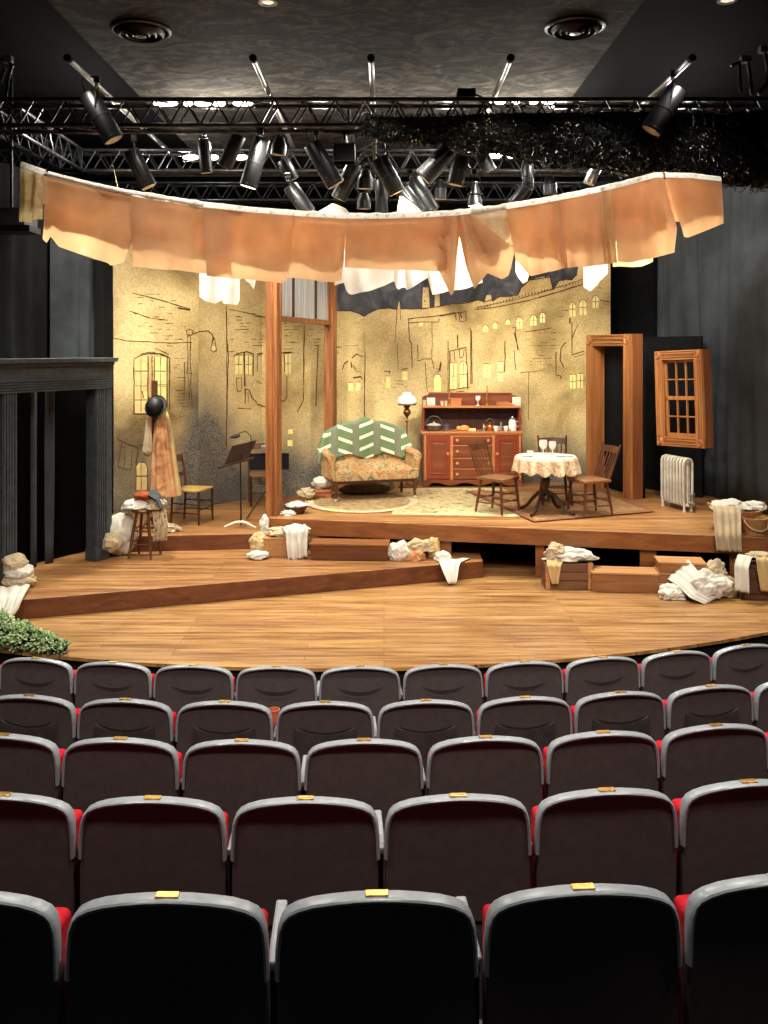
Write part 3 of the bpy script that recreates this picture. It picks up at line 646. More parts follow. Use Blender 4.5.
# ------------------------------------------------------------------ lanterns
GL = glow('lit lens', (255, 244, 220), 6)
def lantern(label, p0, p1, D, w, hang=None, kind='profile', lens='lens_dark', tiltD=0.0, name='spotlight'):
    """p0 = pixel of the rear cap, p1 = pixel of the lens; D = distance; w = width in px; tiltD = how far the lens goes back"""
    a = at(*p0, D); c = at(*p1, D + tiltD * .12); ax = (c - a); L = ax.length; ax.normalize(); r = w * D / F / 2
    root = thing(name, label, 'stage light', a, 0, 'stage lanterns')
    Rm = ax.to_track_quat('Z', 'Y').to_matrix()
    up = Vector((0, 0, 1))
    b = MB()
    if kind in ('profile', 'silver'): prof = [(.0, -.004), (r * .88, 0), (r * .94, L * .02), (r * .97, L * .4), (r, L * .97), (r * .95, L)]
    elif kind == 'can': prof = [(.0, -.01), (r * .55, 0), (r * .7, L * .18), (r * .92, L * .4), (r, L * .55), (r, L)]
    else: prof = [(0, -.01), (r * .3, 0), (r * .5, L * .3), (r * .95, L * .8), (r, L)]
    b.lathe(prof, n=18, M=Rm); b.build('housing', M['steel'] if kind == 'silver' else M['black_metal'], root, smooth=True)
    b = MB(); b.lathe([(r * .9, L * .985), (r * .86, L * 1.0), (.0, L * 1.006)], n=18, M=Rm)
    b.build('lens', GL if lens == 'lit' else M[lens], root, smooth=True)
    b = MB()
    for k in (.5, .94): b.lathe([(r * .96, L * (k - .012)), (r * 1.02, L * (k - .009)), (r * 1.02, L * (k + .009)), (r * .96, L * (k + .012))], n=18, M=Rm)
    b.build('heat_sink', M['chord'], root, smooth=True)
    # yoke and hook clamp
    top = (at(*hang, D) - a) if hang else Vector((0, 0, .16))
    mid = Rm @ Vector((0, 0, L * .33)); side = ax.cross(up).normalized() if abs(ax.z) < .98 else Vector((1, 0, 0))
    bot = top - Vector((0, 0, .06))
    b = MB()
    for sg in (-1, 1):
        e = mid + side * sg * r * 1.08
        b.tube([e, e * .4 + (bot + side * sg * r * .9) * .6, bot + side * sg * r * .7, bot], .008, 6)
    b.build('yoke', M['black_metal'], root, smooth=True)
    b = MB(); b.rod(bot, top, .012); b.box(top.x - .03, top.x + .03, top.y - .02, top.y + .02, top.z - .03, top.z + .035); b.build('clamp', M['chord'], root, bevel=.004)
    b = MB(); s0 = a * 0 + Rm @ Vector((0, 0, 0)); b.tube([s0, s0 + Vector((-.05, 0, .06)), s0 + Vector((-.07, .02, .16)), top + Vector((-.02, .03, .05))], .006, 6); b.build('cable', M['black'], root, smooth=True)
    return root
LS = [
 ('large black stage light hanging from the leftmost overhead pipe', (88, 94), (114, 140), 9.3, 21, (97, 80), 'profile', 'lens_dark', .35),
 ('black stage light just below the front truss, lowest at the far left of the rig', (131, 151), (149, 187), 9.75, 17, (134, 138), 'profile', 'lens_dark', .3),
 ('large black stage light hanging from the rightmost overhead pipe in front of the garland', (678, 89), (651, 131), 9.2, 22, (673, 74), 'profile', 'lens_dark', .3),
 ('slim black stage light between the two left groups of lit lamps', (203, 140), (207, 173), 11.2, 13, (204, 133), 'profile', 'lens_dark', .3),
 ('black stage light tilted left, just left of the one with a glowing lens', (239, 135), (224, 167), 10.6, 16, (236, 131), 'profile', 'lens_dark', .3),
 ('black stage light with a glowing white lens at its lower end', (262, 138), (248, 187), 10.0, 18, (261, 131), 'profile', 'lit', .25),
 ('short black flood lamp with a tan lens above the clothes line, left of centre', (280, 137), (278, 155), 10.7, 15, (280, 131), 'can', 'lens_dark', .1),
 ('small black stage light pointing down right under the short tan-lens flood', (283, 160), (293, 180), 11.4, 14, (282, 152), 'profile', 'lens_dark', .3),
 ('scuffed grey-black stage light just above the clothes line left of centre', (290, 186), (309, 213), 10.9, 16, (288, 176), 'profile', 'lens_dark', .2),
 ('black stage light tilted right below the truss, left of the square lamp box', (312, 144), (336, 185), 9.9, 19, (316, 133), 'profile', 'lens_dark', .3),
 ('black stage light tilted left behind the square lamp box', (355, 164), (338, 199), 10.8, 16, (358, 155), 'profile', 'lens_dark', .3),
 ('upper of two stacked black lamps with pale round lenses at the centre', (366, 170), (365, 189), 10.9, 16, (366, 160), 'can', 'lens_dark', .1),
 ('lower of two stacked black lamps with pale round lenses at the centre', (364, 193), (364, 209), 11.1, 14, (366, 189), 'can', 'lens_dark', .1),
 ('slim upright black stage light right of the two stacked lamps', (381, 180), (382, 216), 11.6, 13, (381, 168), 'profile', 'lens_dark', .2),
 ('black stage light tilted right below the left end of the dark garland', (379, 158), (397, 193), 10.0, 18, (386, 148), 'profile', 'lens_dark', .3),
 ('black stage light nearly hidden by the clothes line right of centre', (402, 190), (420, 214), 10.8, 17, (398, 180), 'profile', 'lens_dark', .2),
 ('scuffed black stage light leaning on its neighbour right of centre', (412, 180), (432, 212), 11.3, 19, (410, 172), 'profile', 'lens_dark', .2),
 ('black stage light tilted left under the dark garland', (450, 150), (423, 178), 9.95, 20, (456, 142), 'profile', 'lens_dark', .3),
 ('upright black stage light under the garland right of the tilted one', (462, 156), (455, 185), 10.2, 17, (464, 146), 'profile', 'lens_dark', .2),
 ('short black stage light under the garland beside the right hand lit lamps', (480, 152), (490, 172), 10.3, 15, (478, 142), 'profile', 'lens_dark', .2),
 ('small lamp with a round tan lens between trusses, right of centre', (440, 180), (440, 199), 12.7, 13, (440, 171), 'can', 'lens_dark', .1),
 ('bright silvery flood lamp just above the clothes line', (475, 182), (475, 206), 10.5, 15, (474, 172), 'scoop', 'lit', .05),
 ('slim black stage light hanging in front of the rear truss at the right', (528, 165), (528, 190), 11.7, 12, (527, 157), 'profile', 'lens_dark', .2),
 ('small silver stage light at the right end of the rear truss', (597, 164), (589, 184), 11.4, 12, (598, 158), 'silver', 'lens_dark', .15),
 ('small lamp with a round pale lens above the clothes line at the right', (549, 176), (550, 194), 12.9, 14, (548, 169), 'can', 'lens_dark', .2),
 ('tilted black stage light low behind the clothes line at the right', (527, 188), (514, 205), 11.6, 15, (530, 180), 'profile', 'lens_dark', .2),
]
for a in LS: lantern(*a)
# square lamp box
g = at(344, 152, 10.1); r = thing('lamp_box', 'square black lamp box hanging under the front truss at the centre', 'stage light', g)
s = 10.1 / F
b = MB(); b.box(-11 * s, 11 * s, 0, .22, -9 * s, 9 * s); b.build('housing', M['black_metal'], r, bevel=.01)
for z in (-9, 8):
    b = MB(); b.box(-11.6 * s, 11.6 * s, -.01, .23, z * s, (z + 1) * s); b.build('flange', M['chord'], r)
b = MB(); b.rod((0, .1, 9 * s), (0, .1, 20 * s), .014); b.box(-.03, .03, .07, .13, 19 * s, 22 * s); b.build('clamp', M['chord'], r)
g = at(467, 97, 9.9); r = thing('junction_box', 'small black box sitting on the front truss above the left end of the garland', 'box', (g.x, TF, 5.53))
b = MB(); b.box(-.1, .1, -.03, .2, 0, .09); b.build('case', M['black'], r, bevel=.006)
b = MB(); b.rod((.1, .05, .04), (.2, .05, .0), .01); b.build('cable', M['black'], r)
# lit strip lamps on the front and middle trusses
HOT = glow('lit lamp face', (255, 246, 224), 14)
LAMPS = [(165.5, 103.5, 25, 10.1, 'first from the left on the front truss'), (188, 103.5, 9, 10.1, 'small one second from the left on the front truss'), (203, 103.5, 17, 10.1, 'third from the left on the front truss'),
 (219, 103.5, 13, 10.1, 'fourth from the left on the front truss'), (243, 103.5, 20, 10.1, 'just left of the second overhead pipe on the front truss'),
 (500, 101.5, 11, 10.1, 'just right of the fourth overhead pipe on the front truss'), (516, 101.5, 8, 10.1, 'small one above the middle of the garland'), (533, 101.5, 10, 10.1, 'second from the right on the front truss'), (548, 101.5, 13, 10.1, 'rightmost on the front truss'),
 (191, 157.5, 16, 12.37, 'leftmost under the middle truss'), (214, 157.5, 9, 12.37, 'under the middle truss beside the slim black stage light'), (241, 157.5, 14, 12.37, 'under the middle truss beside the glowing-lens stage light'),
 (495, 156, 14, 12.37, 'under the garland, left of its pair'), (511, 156, 9, 12.37, 'under the garland, right of its pair'), (541, 156, 9, 12.37, 'rightmost under the garland')]
for px, py, w, D, lab in LAMPS:
    g = at(px, py, D); s = w * D / F / 2; r = thing('strip_lamp', 'glowing white strip lamp, ' + lab, 'lamp', g, 0, 'lit strip lamps')
    b = MB(); b.box(-s - .012, s + .012, .0, .09, -.045, .05); b.build('housing', M['black_metal'], r, bevel=.006)
    b = MB(); b.slab([(s * math.cos(t * PI / 8), .034 * math.sin(t * PI / 8)) for t in range(16)], -.014, -.001); b.build('lamp_face', HOT, r)
# hardware at the two edges of the rig
def rig_bits(label, pts, D):
    a = at(*pts[0][0], D); r = thing('rigging_hanger', label, 'rigging', a)
    for k, seg in enumerate(pts):
        b = MB(); b.tube([at(*p, D) - a for p in seg], .018 if k else .022, 8); b.build('arm', M['chord'], r, smooth=True)
    b = MB(); e = at(*pts[0][-1], D) - a; b.box(e.x - .05, e.x + .05, -.04, .04, e.z - .03, e.z + .04); b.build('clamp', M['steel'], r, bevel=.005)
rig_bits('bent metal rigging hanger at the far left above the front truss', [[(6, 97), (8, 80), (12, 66), (8, 60)], [(8, 60), (-6, 59)], [(0, 84), (5, 68)]], 9.7)
rig_bits('metal rigging hanger at the far right above the garland', [[(752, 95), (750, 76), (748, 62), (745, 60)], [(731, 66), (745, 60), (752, 59)], [(741, 93), (739, 62)]], 9.6)
rig_bits('metal rigging arm at the right edge of the view above the garland', [[(758, 94), (767, 84), (768, 70), (764, 50)], [(764, 84), (776, 80)]], 9.6)
g = at(13, 216, 10.3); r = thing('speaker_cabinet', 'grey speaker cabinet on a black bracket behind the left end of the clothes line', 'speaker', g)
b = MB(); b.box(-.32, .13, 0, .4, -.1, .1); b.build('cabinet', M['black_paint'], r, bevel=.01)
b = MB(); b.box(-.3, .18, .02, .36, -.17, -.1); b.rod((-.1, .2, .1), (-.1, .2, 2.9 + .0), .02); b.build('bracket', M['black_metal'], r)

# ------------------------------------------------------------------ clothes lines and washing
LD = 9.5
LP = [(22, 165), (45, 173), (80, 182), (130, 193), (205, 205.5), (250, 210.5), (290, 213.5), (345, 216.5), (384, 216.5), (430, 215), (455, 213.5), (500, 208), (540, 201.5), (580, 194), (620, 185), (655, 175.5), (690, 176), (722, 180)]
def lerp_y(tab, x):
    if x <= tab[0][0]: return tab[0][1]
    for (a, c), (d, e) in zip(tab, tab[1:]):
        if x <= d: return c + (e - c) * (x - a) / (d - a)
    return tab[-1][1]
def LDp(px): return LD - .15 * math.sin(PI * max(0, min(1, (px - 22) / 700)))        # the line bows towards the audience
M['rope'] = plain('dull hemp rope', (92, 80, 62), .9, var=.2)
root = thing('clothes_line', 'sagging clothes line wrapped in cream cloth across the top of the stage', 'clothes line', at(384, 216, LDp(384)))
o0 = at(384, 216, LDp(384))
b = MB(); xs = [p[0] for p in LP]; pts = []; rad = []
for i in range(0, 161):
    px = 22 + (655 - 22) * i / 160; k = min(1, max(.3, (px - 30) / 120)); k = min(k, max(.35, (655 - px) / 40 + .35))
    pts.append(at(px, lerp_y(LP, px), LDp(px)) - o0); rad.append(.042 * k * (.9 + .3 * mnoise.noise(Vector((px * .11, 0, 0)))))
b.tube(pts, rad, 10); b.build('wrapped_line', M['line_cloth'], root, smooth=True, auto=False)
b = MB(); b.tube([at(22, 165, LD) - o0, at(12, 147, 9.8) - o0, at(4, 134, 9.95) - o0], .012, 6); b.build('tie_rope', M['rope'], root)
b = MB(); b.tube([at(655, 175.5, LD) - o0, at(690, 166, 9.8) - o0, at(740, 130, 9.95) - o0], .012, 6); b.build('tie_rope', M['rope'], root)
def sheet(label, xl, xr, bottom, mat, seed, D=None, top=LP, group='washing on the front clothes line', folds=2.2, amp=.035, name='hanging_sheet', xlt=None, xrt=None, off=0.0, dtop=3.0, flap=.66):
    """xl..xr at its foot, xlt..xrt on the line; bottom = ragged lower edge as pixels"""
    xlt = xl if xlt is None else xlt; xrt = xr if xrt is None else xrt
    Df = (lambda x: LDp(x)) if D is None else (lambda x: D)
    ctr = at((xl + xr) / 2, lerp_y(top, (xlt + xrt) / 2), Df((xl + xr) / 2)); b = MB()
    nu, nv = max(16, int((xr - xl) / 2.2)), 18
    def fn(u, v):
        xt = xlt + (xrt - xlt) * u; xb = xl + (xr - xl) * u
        yb = lerp_y(bottom, xb) ; yt = lerp_y(top, xt) + dtop
        d = Df(xt); p = at(xt, yt, d).lerp(at(xb, yb, d), v)
        k = math.sin(u * folds * 2 * PI + seed + 1.5 * mnoise.noise(Vector((u * 3, v * .8, seed)))) + .9 * mnoise.noise(Vector((u * 5, v * 1.6, seed + 3)))
        k2 = mnoise.noise(Vector((u * 2.2, v * 3.0, seed + 9)))
        p.y += -.05 + off + amp * (k * (.25 + .75 * v)) + .02 * k2
        return p - ctr
    b.grid(fn, nu, nv)
    # the back flap: each sheet is folded over the line, so its upper part is double
    if dtop and flap:
        bf = MB()
        def flap_fn(u, v):
            q = fn(u, v * (flap + .05 * math.sin(u * 5 + seed))); q.y += .09 + .03 * v; return q
        bf.grid(flap_fn, nu, 12)
    # hem turned over the line
    def top_fn(u, v):
        xt = xlt + (xrt - xlt) * u; p = at(xt, lerp_y(top, xt), Df(xt)); a = PI * v
        return p + Vector((0, -.05 * math.cos(a) + off, .052 * math.sin(a) - .03 * (1 - v))) - ctr
    b2 = MB(); b2.grid(top_fn, nu, 5)
    r = thing(name, label, 'washing', ctr, 0, group)
    b.build('cloth', M[mat], r, smooth=True, auto=False)
    if dtop and flap: bf.build('back_flap', M[mat], r, smooth=True, auto=False)
    b2.build('folded_hem', M['line_cloth'], r, smooth=True, auto=False)  # near-white hem, strong light from above put into its colour
    return r
sheet('yellowed printed pillowcase at the left end of the front clothes line', 20, 43, [(20, 222), (32, 223), (43, 219)], 'pillowcase', 1, xlt=22, xrt=46)
sheet('ragged peach sheet pegged next to the yellowed pillowcase', 41, 129, [(41, 238), (45, 243), (50, 236), (60, 247), (85, 256), (108, 263), (112, 266), (125, 262), (129, 250), (131, 240)], 'peach', 2, xlt=47, xrt=150, folds=1.6, off=.05)
sheet('wide peach sheet third along from the left end of the clothes line', 134, 234, [(134, 267), (170, 270), (218, 275), (222, 272), (234, 274)], 'peach', 3, xlt=132, xrt=232, folds=2.6, off=.02)
sheet('peach sheet with deep folds in front of the left timber upright', 209, 291, [(209, 277), (250, 280), (283, 284), (288, 281), (291, 262)], 'peach', 4, xlt=205, xrt=294, folds=1.4, off=-.03)
sheet('nearly square peach sheet above the leaded transom window', 289, 344, [(289, 278), (310, 280), (335, 283), (342, 280), (344, 262)], 'peach', 5, xlt=294, xrt=346, folds=1.1, amp=.025)
sheet('wide flat peach sheet at the middle of the clothes line', 345, 446, [(345, 268), (390, 270), (440, 272), (446, 270)], 'peach', 6, xlt=346, xrt=452, folds=1.1, amp=.025)
sheet('narrow pointed peach cloth hanging lowest right of the middle', 438, 460, [(438, 270), (446, 286), (450, 296), (453, 294), (456, 262), (460, 230)], 'peach', 7, xlt=440, xrt=459, folds=1)
sheet('pale see-through shirt hanging between the pointed peach cloths', 462, 510, [(462, 226), (470, 250), (490, 258), (505, 246), (510, 240)], 'sheer', 8, xlt=462, xrt=512, folds=3, off=.03)
sheet('zigzag-hemmed peach cloth below the pale see-through shirt', 458, 514, [(458, 232), (466, 268), (473, 290), (485, 276), (486, 273), (501, 280), (508, 276), (514, 250)], 'peach', 9, xlt=457, xrt=470, folds=1.5, off=-.01)
sheet('peach sheet just right of the pale see-through shirt', 515, 566, [(515, 262), (530, 276), (532, 276), (550, 272), (566, 268)], 'peach', 10, xlt=506, xrt=560, folds=2.0)
sheet('pleated peach sheet with a pale right edge', 556, 604, [(556, 262), (566, 268), (585, 267), (604, 265)], 'peach', 11, xlt=552, xrt=606, folds=2.4)
sheet('pale yellow strip of cloth beside the pleated peach sheet', 603, 616, [(603, 265), (616, 263)], 'peach_pale', 12, xlt=598, xrt=611, folds=1)
sheet('large crumpled peach cloth left of the last one on the line', 617, 674, [(617, 262), (628, 263), (650, 259), (673, 253), (674, 230)], 'peach', 13, xlt=611, xrt=662, folds=1.6)
sheet('square peach cloth at the right end of the clothes line under the garland', 683, 722, [(683, 237), (687, 238), (705, 231), (722, 224)], 'peach', 14, xlt=664, xrt=720, folds=1.3, amp=.025)
# rear line of white linen
RP = [(150, 196), (200, 208), (300, 216), (335, 205), (350, 212), (384, 219), (410, 205), (440, 196), (475, 196), (520, 208), (600, 200), (660, 185)]
RL = [(120, 197), (240, 214), (384, 222), (500, 214), (600, 197), (660, 181)]
r0 = at(384, 214, 10.35); root = thing('clothes_line', 'thin rear clothes line of white linen behind the peach sheets', 'clothes line', r0)
b = MB(); b.tube([at(120 + 54 * i, lerp_y(RL, 120 + 54 * i), 10.35) - r0 for i in range(11)], .012, 6); b.build('rope', M['rope'], root, smooth=True)
b = MB(); b.tube([at(120, 197, 10.35) - r0, Vector((gx(105, 10.2), 10.22, 5.2)) - r0], .003, 6); b.build('tie_rope', M['rope'], root)
b = MB(); b.tube([at(660, 181, 10.35) - r0, Vector((gx(690, 10.2), 10.22, 5.2)) - r0], .003, 6); b.build('tie_rope', M['rope'], root)
W = 'white linen on the rear clothes line'
def white(label, xl, xr, bottom, mat, seed, **k): sheet(label, xl, xr, bottom, mat, seed, D=10.35, top=RL, group=W, name='hanging_linen', dtop=0, **k)
white('white two-lobed undergarment showing below the third peach sheet', 200, 240, [(200, 297), (206, 301), (216, 304), (222, 300), (224, 304), (238, 305), (240, 300)], 'linen_thin', 21, folds=2)
white('small white pointed cloth left of the timber upright', 246, 258, [(246, 280), (251, 284), (254, 290), (256, 280), (258, 277)], 'linen_thin', 22, folds=1)
white('white sheet showing below the wide flat peach sheet, at its left', 335, 396, [(335, 286), (344, 283), (347, 293), (352, 295), (370, 291), (385, 286), (396, 280)], 'linen_thin', 23, folds=2.6)
white('white cloth with a notched hem below the right half of the wide peach sheet', 394, 428, [(394, 282), (397, 290), (404, 287), (406, 291), (412, 288), (416, 285), (428, 278)], 'linen_thin', 24, folds=2.4)
white('white sheet with a slanted hem behind the pointed peach cloth', 428, 482, [(428, 280), (432, 295), (444, 293), (446, 292), (452, 291), (466, 289), (482, 283)], 'linen_thin', 25, folds=2)
white('small white cloth below the peach sheet right of the see-through shirt', 515, 531, [(515, 272), (522, 284), (526, 282), (531, 268)], 'linen_thin', 26, folds=1)
white('white pointed cloth hanging over the top right of the painted city', 583, 606, [(583, 287), (589, 292), (597, 284), (606, 274)], 'linen_thin', 27, folds=1.3)
white('pale strip of linen below the crumpled peach cloth', 612, 652, [(612, 267), (640, 267), (652, 262)], 'peach_pale', 28, folds=1.6)
for lab, pts, mat in (('white cloth bunched up over the line left of the centre', [(308, 221), (318, 212), (333, 203), (345, 208), (356, 221)], 'linen_thin'),
                      ('tan pointed cloth standing up behind the line right of the centre', [(396, 221), (399, 196), (402, 196), (418, 208), (430, 221)], 'peach_pale'),
                      ('white cloth bunched over the line under the bright flood lamp', [(462, 221), (468, 209), (478, 203), (486, 209), (494, 221)], 'linen_thin')):
    c = at(pts[0][0], pts[0][1], 10.33); b = MB(); n = 10
    def fn(u, v, pts=pts, c=c):
        px = pts[0][0] + (pts[-1][0] - pts[0][0]) * u; y = lerp_y(pts, px)
        p = at(px, y + (228 - y) * v, 10.33); p.y += .05 * math.sin(u * 9 + v) * v + .04 * mnoise.noise(Vector((u * 4, v * 3, pts[0][0]))); return p - c
    b.grid(fn, 18, 8)
    tag(b.build('bunched_cloth', M[mat], loc=c, smooth=True, auto=False, solid=.004), lab, 'washing', W)

# ------------------------------------------------------------------ dark garland in front of the truss
rnd = random.Random(5)
GT = [(362, 125), (370, 116), (400, 117), (440, 116), (480, 113), (512, 112), (560, 112), (620, 110), (700, 112), (790, 108)]
GB = [(362, 133), (380, 142), (410, 143), (440, 146), (470, 153), (495, 154), (520, 162), (545, 165), (570, 168), (600, 172), (625, 175), (650, 176), (690, 180), (720, 186), (745, 190), (790, 192)]
gm, nt, bs = new_mat('dark tinsel needles'); mp = coords(nt); n1 = noise_tex(nt, mp, 30, 2)
r_ = ramp(nt, [(.3, lin((9, 10, 9))), (.6, lin((22, 24, 20))), (.78, lin((58, 58, 46)))]); nt.links.new(n1.outputs['Fac'], r_.inputs[0]); nt.links.new(r_.outputs[0], bs.inputs['Base Color'])
bs.inputs['Roughness'].default_value = .32
root = thing('hanging_garland', 'long shaggy black garland hung along the right half of the front truss', 'garland', at(600, 140, 9.72))
g0 = at(600, 140, 9.72); b = MB()
b.grid(lambda u, v: at(364 + 426 * u, lerp_y(GT, 364 + 426 * u) + 3 + (lerp_y(GB, 364 + 426 * u) - lerp_y(GT, 364 + 426 * u) - 6) * v, 9.74 - .1 * math.sin(v * PI)) - g0, 60, 8)
b.build('backing', M['dark_void'], root, solid=.06)
b = MB()
for k in range(15000):
    px = 362 + 428 * rnd.random(); t, w_ = lerp_y(GT, px), lerp_y(GB, px); py = t + (w_ - t) * rnd.random() + rnd.gauss(0, 1.2)
    v = (py - t) / max(1, w_ - t); D = 9.69 - .12 * math.sin(max(0, min(1, v)) * PI) - .05 * rnd.random()
    p = at(px, py, D) - g0; d = Vector((rnd.gauss(0, 1), rnd.gauss(0, .8) - .5, rnd.gauss(0, 1) - .2)).normalized(); l = .03 + .05 * rnd.random(); q = d.orthogonal().normalized() * .004
    if q.length: q = Matrix.Rotation(rnd.random() * 6, 3, d) @ q
    b.poly([p - q, p + q, p + q + d * l, p - q + d * l])
b.build('needles', gm, root)['kind'] = 'stuff'
b = MB()
for k in range(150):
    px = 380 + 390 * rnd.random(); t, w_ = lerp_y(GT, px), lerp_y(GB, px); py = t + (w_ - t) * (.1 + .85 * rnd.random())
    p = at(px, py, 9.5) - g0; b.lathe([(0, -.008), (.008, 0), (0, .008)], p, 6)
b.build('glass_bead', plain('pale bead', (190, 170, 120), .2), root)['kind'] = 'stuff'
b = MB(); b.tube([at(690, 112, 9.5) - g0, at(700, 108, 9.5) - g0, at(722, 114, 9.5) - g0, at(735, 112, 9.5) - g0, at(745, 107, 9.5) - g0], .006, 5)
for px, l in ((676, 18), (692, 14), (703, 12), (712, 16), (726, 14)): b.tube([at(px, 112, 9.52) - g0, at(px + 2, 112 + l * .6, 9.5) - g0, at(px + 1, 112 + l, 9.5) - g0], .004, 5)
b.build('light_string', M['pewter'], root)
# ================================================================== THE SET
def face_rot(fx, fy): return math.atan2(fy, fx) + PI / 2
def corner_block(b, x0, x1, z0, z1, y0):
    b.box(x0, x1, y0 - .012, y0 + .02, z0, z1)
    cx, cz = (x0 + x1) / 2, (z0 + z1) / 2; r = (x1 - x0) * .36
    b.lathe([(r, 0), (r, .012), (r * .8, .018), (r * .66, .006), (r * .4, .006), (r * .3, .016), (0, .018)], (cx, y0 - .012, cz), 20, Matrix.Rotation(R(90), 3, 'X'))
def casing(b, vertical, a0, a1, c0, c1, y0):
    """moulded board: raised fillets with deep grooves between them along its length"""
    (b.box(c0, c1, y0 + .006, y0 + .03, a0, a1) if vertical else b.box(a0, a1, y0 + .006, y0 + .03, c0, c1))
    w = c1 - c0
    for k0, k1, h in ((0, .15, .0), (.23, .40, .006), (.47, .53, .012), (.60, .77, .006), (.85, 1, .0)):
        m0, m1 = c0 + w * k0, c0 + w * k1
        (b.box(m0, m1, y0 - .016 - h, y0 + .006, a0, a1) if vertical else b.box(a0, a1, y0 - .016 - h, y0 + .006, m0, m1))
# ---- door frame
L_, R_ = Vector((3.135, 13.9)), Vector((3.51, 12.8)); W_ = (R_ - L_).length; rz = math.atan2(R_.y - L_.y, R_.x - L_.x)
t = thing('door_frame', 'free-standing golden pine door frame with no door at the right of the set', 'door frame', (L_.x, L_.y, ZP), rz)
dh, cw, dd = 2.36, .17, .2
b = MB(); casing(b, True, 0.002, dh - cw, 0, cw, 0); b.build('jamb_casing', M['pine'], t, bevel=.003)
b = MB(); casing(b, True, 0.002, dh - cw, W_ - cw, W_, 0); b.build('jamb_casing', M['pine'], t, bevel=.003)
b = MB(); casing(b, False, cw, W_ - cw, dh - cw, dh, 0); b.build('head_casing', M['pine_x'], t, bevel=.003)
for x in (0, W_ - cw):
    b = MB(); corner_block(b, x, x + cw, dh - cw, dh, 0); b.build('corner_block', M['pine'], t)
b = MB(); b.box(0, .03, .03, dd, .002, dh); b.box(cw - .03, cw, .03, dd, .002, dh - cw); b.box(cw - .045, cw + .02, .1, .13, .002, dh - cw); b.build('jamb_lining', M['pine'], t)
b = MB(); b.box(W_ - .03, W_, .03, dd, .002, dh); b.box(W_ - cw, W_ - cw + .03, .03, dd, .002, dh - cw); b.build('jamb_lining', M['pine_shaded'], t)
b = MB(); b.box(.03, W_ - .03, .03, dd, dh - .03, dh); b.box(cw, W_ - cw, .03, dd, dh - cw, dh - cw + .03); b.build('head_lining', M['pine_x'], t)
_n = Vector((-(R_.y - L_.y), R_.x - L_.x)).normalized() * .27; _u = (R_ - L_).normalized()
curtain('stage_curtain', [tuple(L_ + _n - _u * .05), tuple(L_ + _n + _u * .45), tuple(R_ + _n * .9)], .605, 2.85, M['curtain_black'], 'black drape filling the opening of the wooden door frame', .3, .012, 9)
# ---- hanging sash window
L_, R_ = Vector((3.75, 12.4)), Vector((4.147, 11.7)); W_ = (R_ - L_).length; rz = math.atan2(R_.y - L_.y, R_.x - L_.x)
t = thing('sash_window', 'golden pine sash window frame with twelve panes hanging in front of the grey drape', 'window', (L_.x + .02, L_.y, 1.42), rz)
t.rotation_euler = (0, R(-2.2), rz)
wh, cw, dd = 1.29, .125, .17
b = MB(); casing(b, True, cw, wh - cw, 0, cw, 0); b.build('jamb_casing', M['pine'], t, bevel=.003)
b = MB(); casing(b, True, cw, wh - cw, W_ - cw, W_, 0); b.build('jamb_casing', M['pine'], t, bevel=.003)
b = MB(); casing(b, False, cw, W_ - cw, wh - cw, wh, 0); b.build('head_casing', M['pine_x'], t, bevel=.003)
b = MB(); casing(b, False, cw, W_ - cw, 0, cw, 0); b.build('sill_casing', M['pine_x'], t, bevel=.003)
for x in (0, W_ - cw):
    for z in (0, wh - cw):
        b = MB(); corner_block(b, x, x + cw, z, z + cw, 0); b.build('corner_block', M['pine'], t)
b = MB()
for q in ((0, .025, 0, wh), (W_ - .025, W_, 0, wh)): b.box(q[0], q[1], .03, dd, q[2], q[3])
for q in ((.025, W_ - .025, 0, .025), (.025, W_ - .025, wh - .025, wh)): b.box(q[0], q[1], .03, dd, q[2], q[3])
b.build('box_lining', M['pine_shaded'], t)
zm = wh / 2
for z0, z1, y in ((zm - .02, wh - cw, .045), (cw, zm + .02, .052)):
    b = MB(); x0, x1 = cw - .005, W_ - cw + .005
    b.box(x0, x0 + .035, y, y + .03, z0, z1); b.box(x1 - .035, x1, y, y + .03, z0, z1)
    b.box(x0, x1, y, y + .03, z0, z0 + .05); b.box(x0, x1, y, y + .03, z1 - .035, z1)
    o = b.build('sash', M['pine'], t)
    b = MB()
    for k in (1, 2): x = x0 + .035 + (x1 - x0 - .07) * k / 3; b.box(x - .008, x + .008, y, y + .025, z0 + .05, z1 - .035)
    z = (z0 + z1) / 2 + .005; b.box(x0 + .035, x1 - .035, y, y + .025, z - .008, z + .008)
    b.build('glazing_bars', M['pine'], o)
b = MB(); 
for x in (.1, W_ - .1): b.rod((x, .1, wh - .01), (x, .1, 3.05), .003, n=5)
b.build('hanging_wire', M['black_metal'], t)
# ---- radiator
t = thing('radiator', 'cream cast-iron radiator on the platform below the hanging window', 'radiator', (3.755, 12.29, ZP), math.atan2(11.76 - 12.29, 3.933 - 3.755))
n = 8
RP_ = .066
for i in range(n):
    x = .035 + i * RP_; b = MB()
    b.tube([(x, .09, .08), (x, .09, .68)], .011, 8)
    b.tube([(x, .02, .64), (x, .04, .68), (x, .09, .695), (x, .14, .68), (x, .16, .64)], .017, 8); b.tube([(x, .02, .64), (x, .02, .13), (x, .04, .09), (x, .09, .075), (x, .14, .09), (x, .16, .13), (x, .16, .64)], .017, 8)
    b.build('column', M['radiator'], t, smooth=True)
for i in (0, n - 1):
    for y in (.035, .145):
        b = MB(); x = .035 + i * RP_; b.tube([(x, y, .1), (x, y, .04), (x, y, .002)], [.022, .016, .024], 8); b.build('foot', M['radiator'], t, smooth=True)
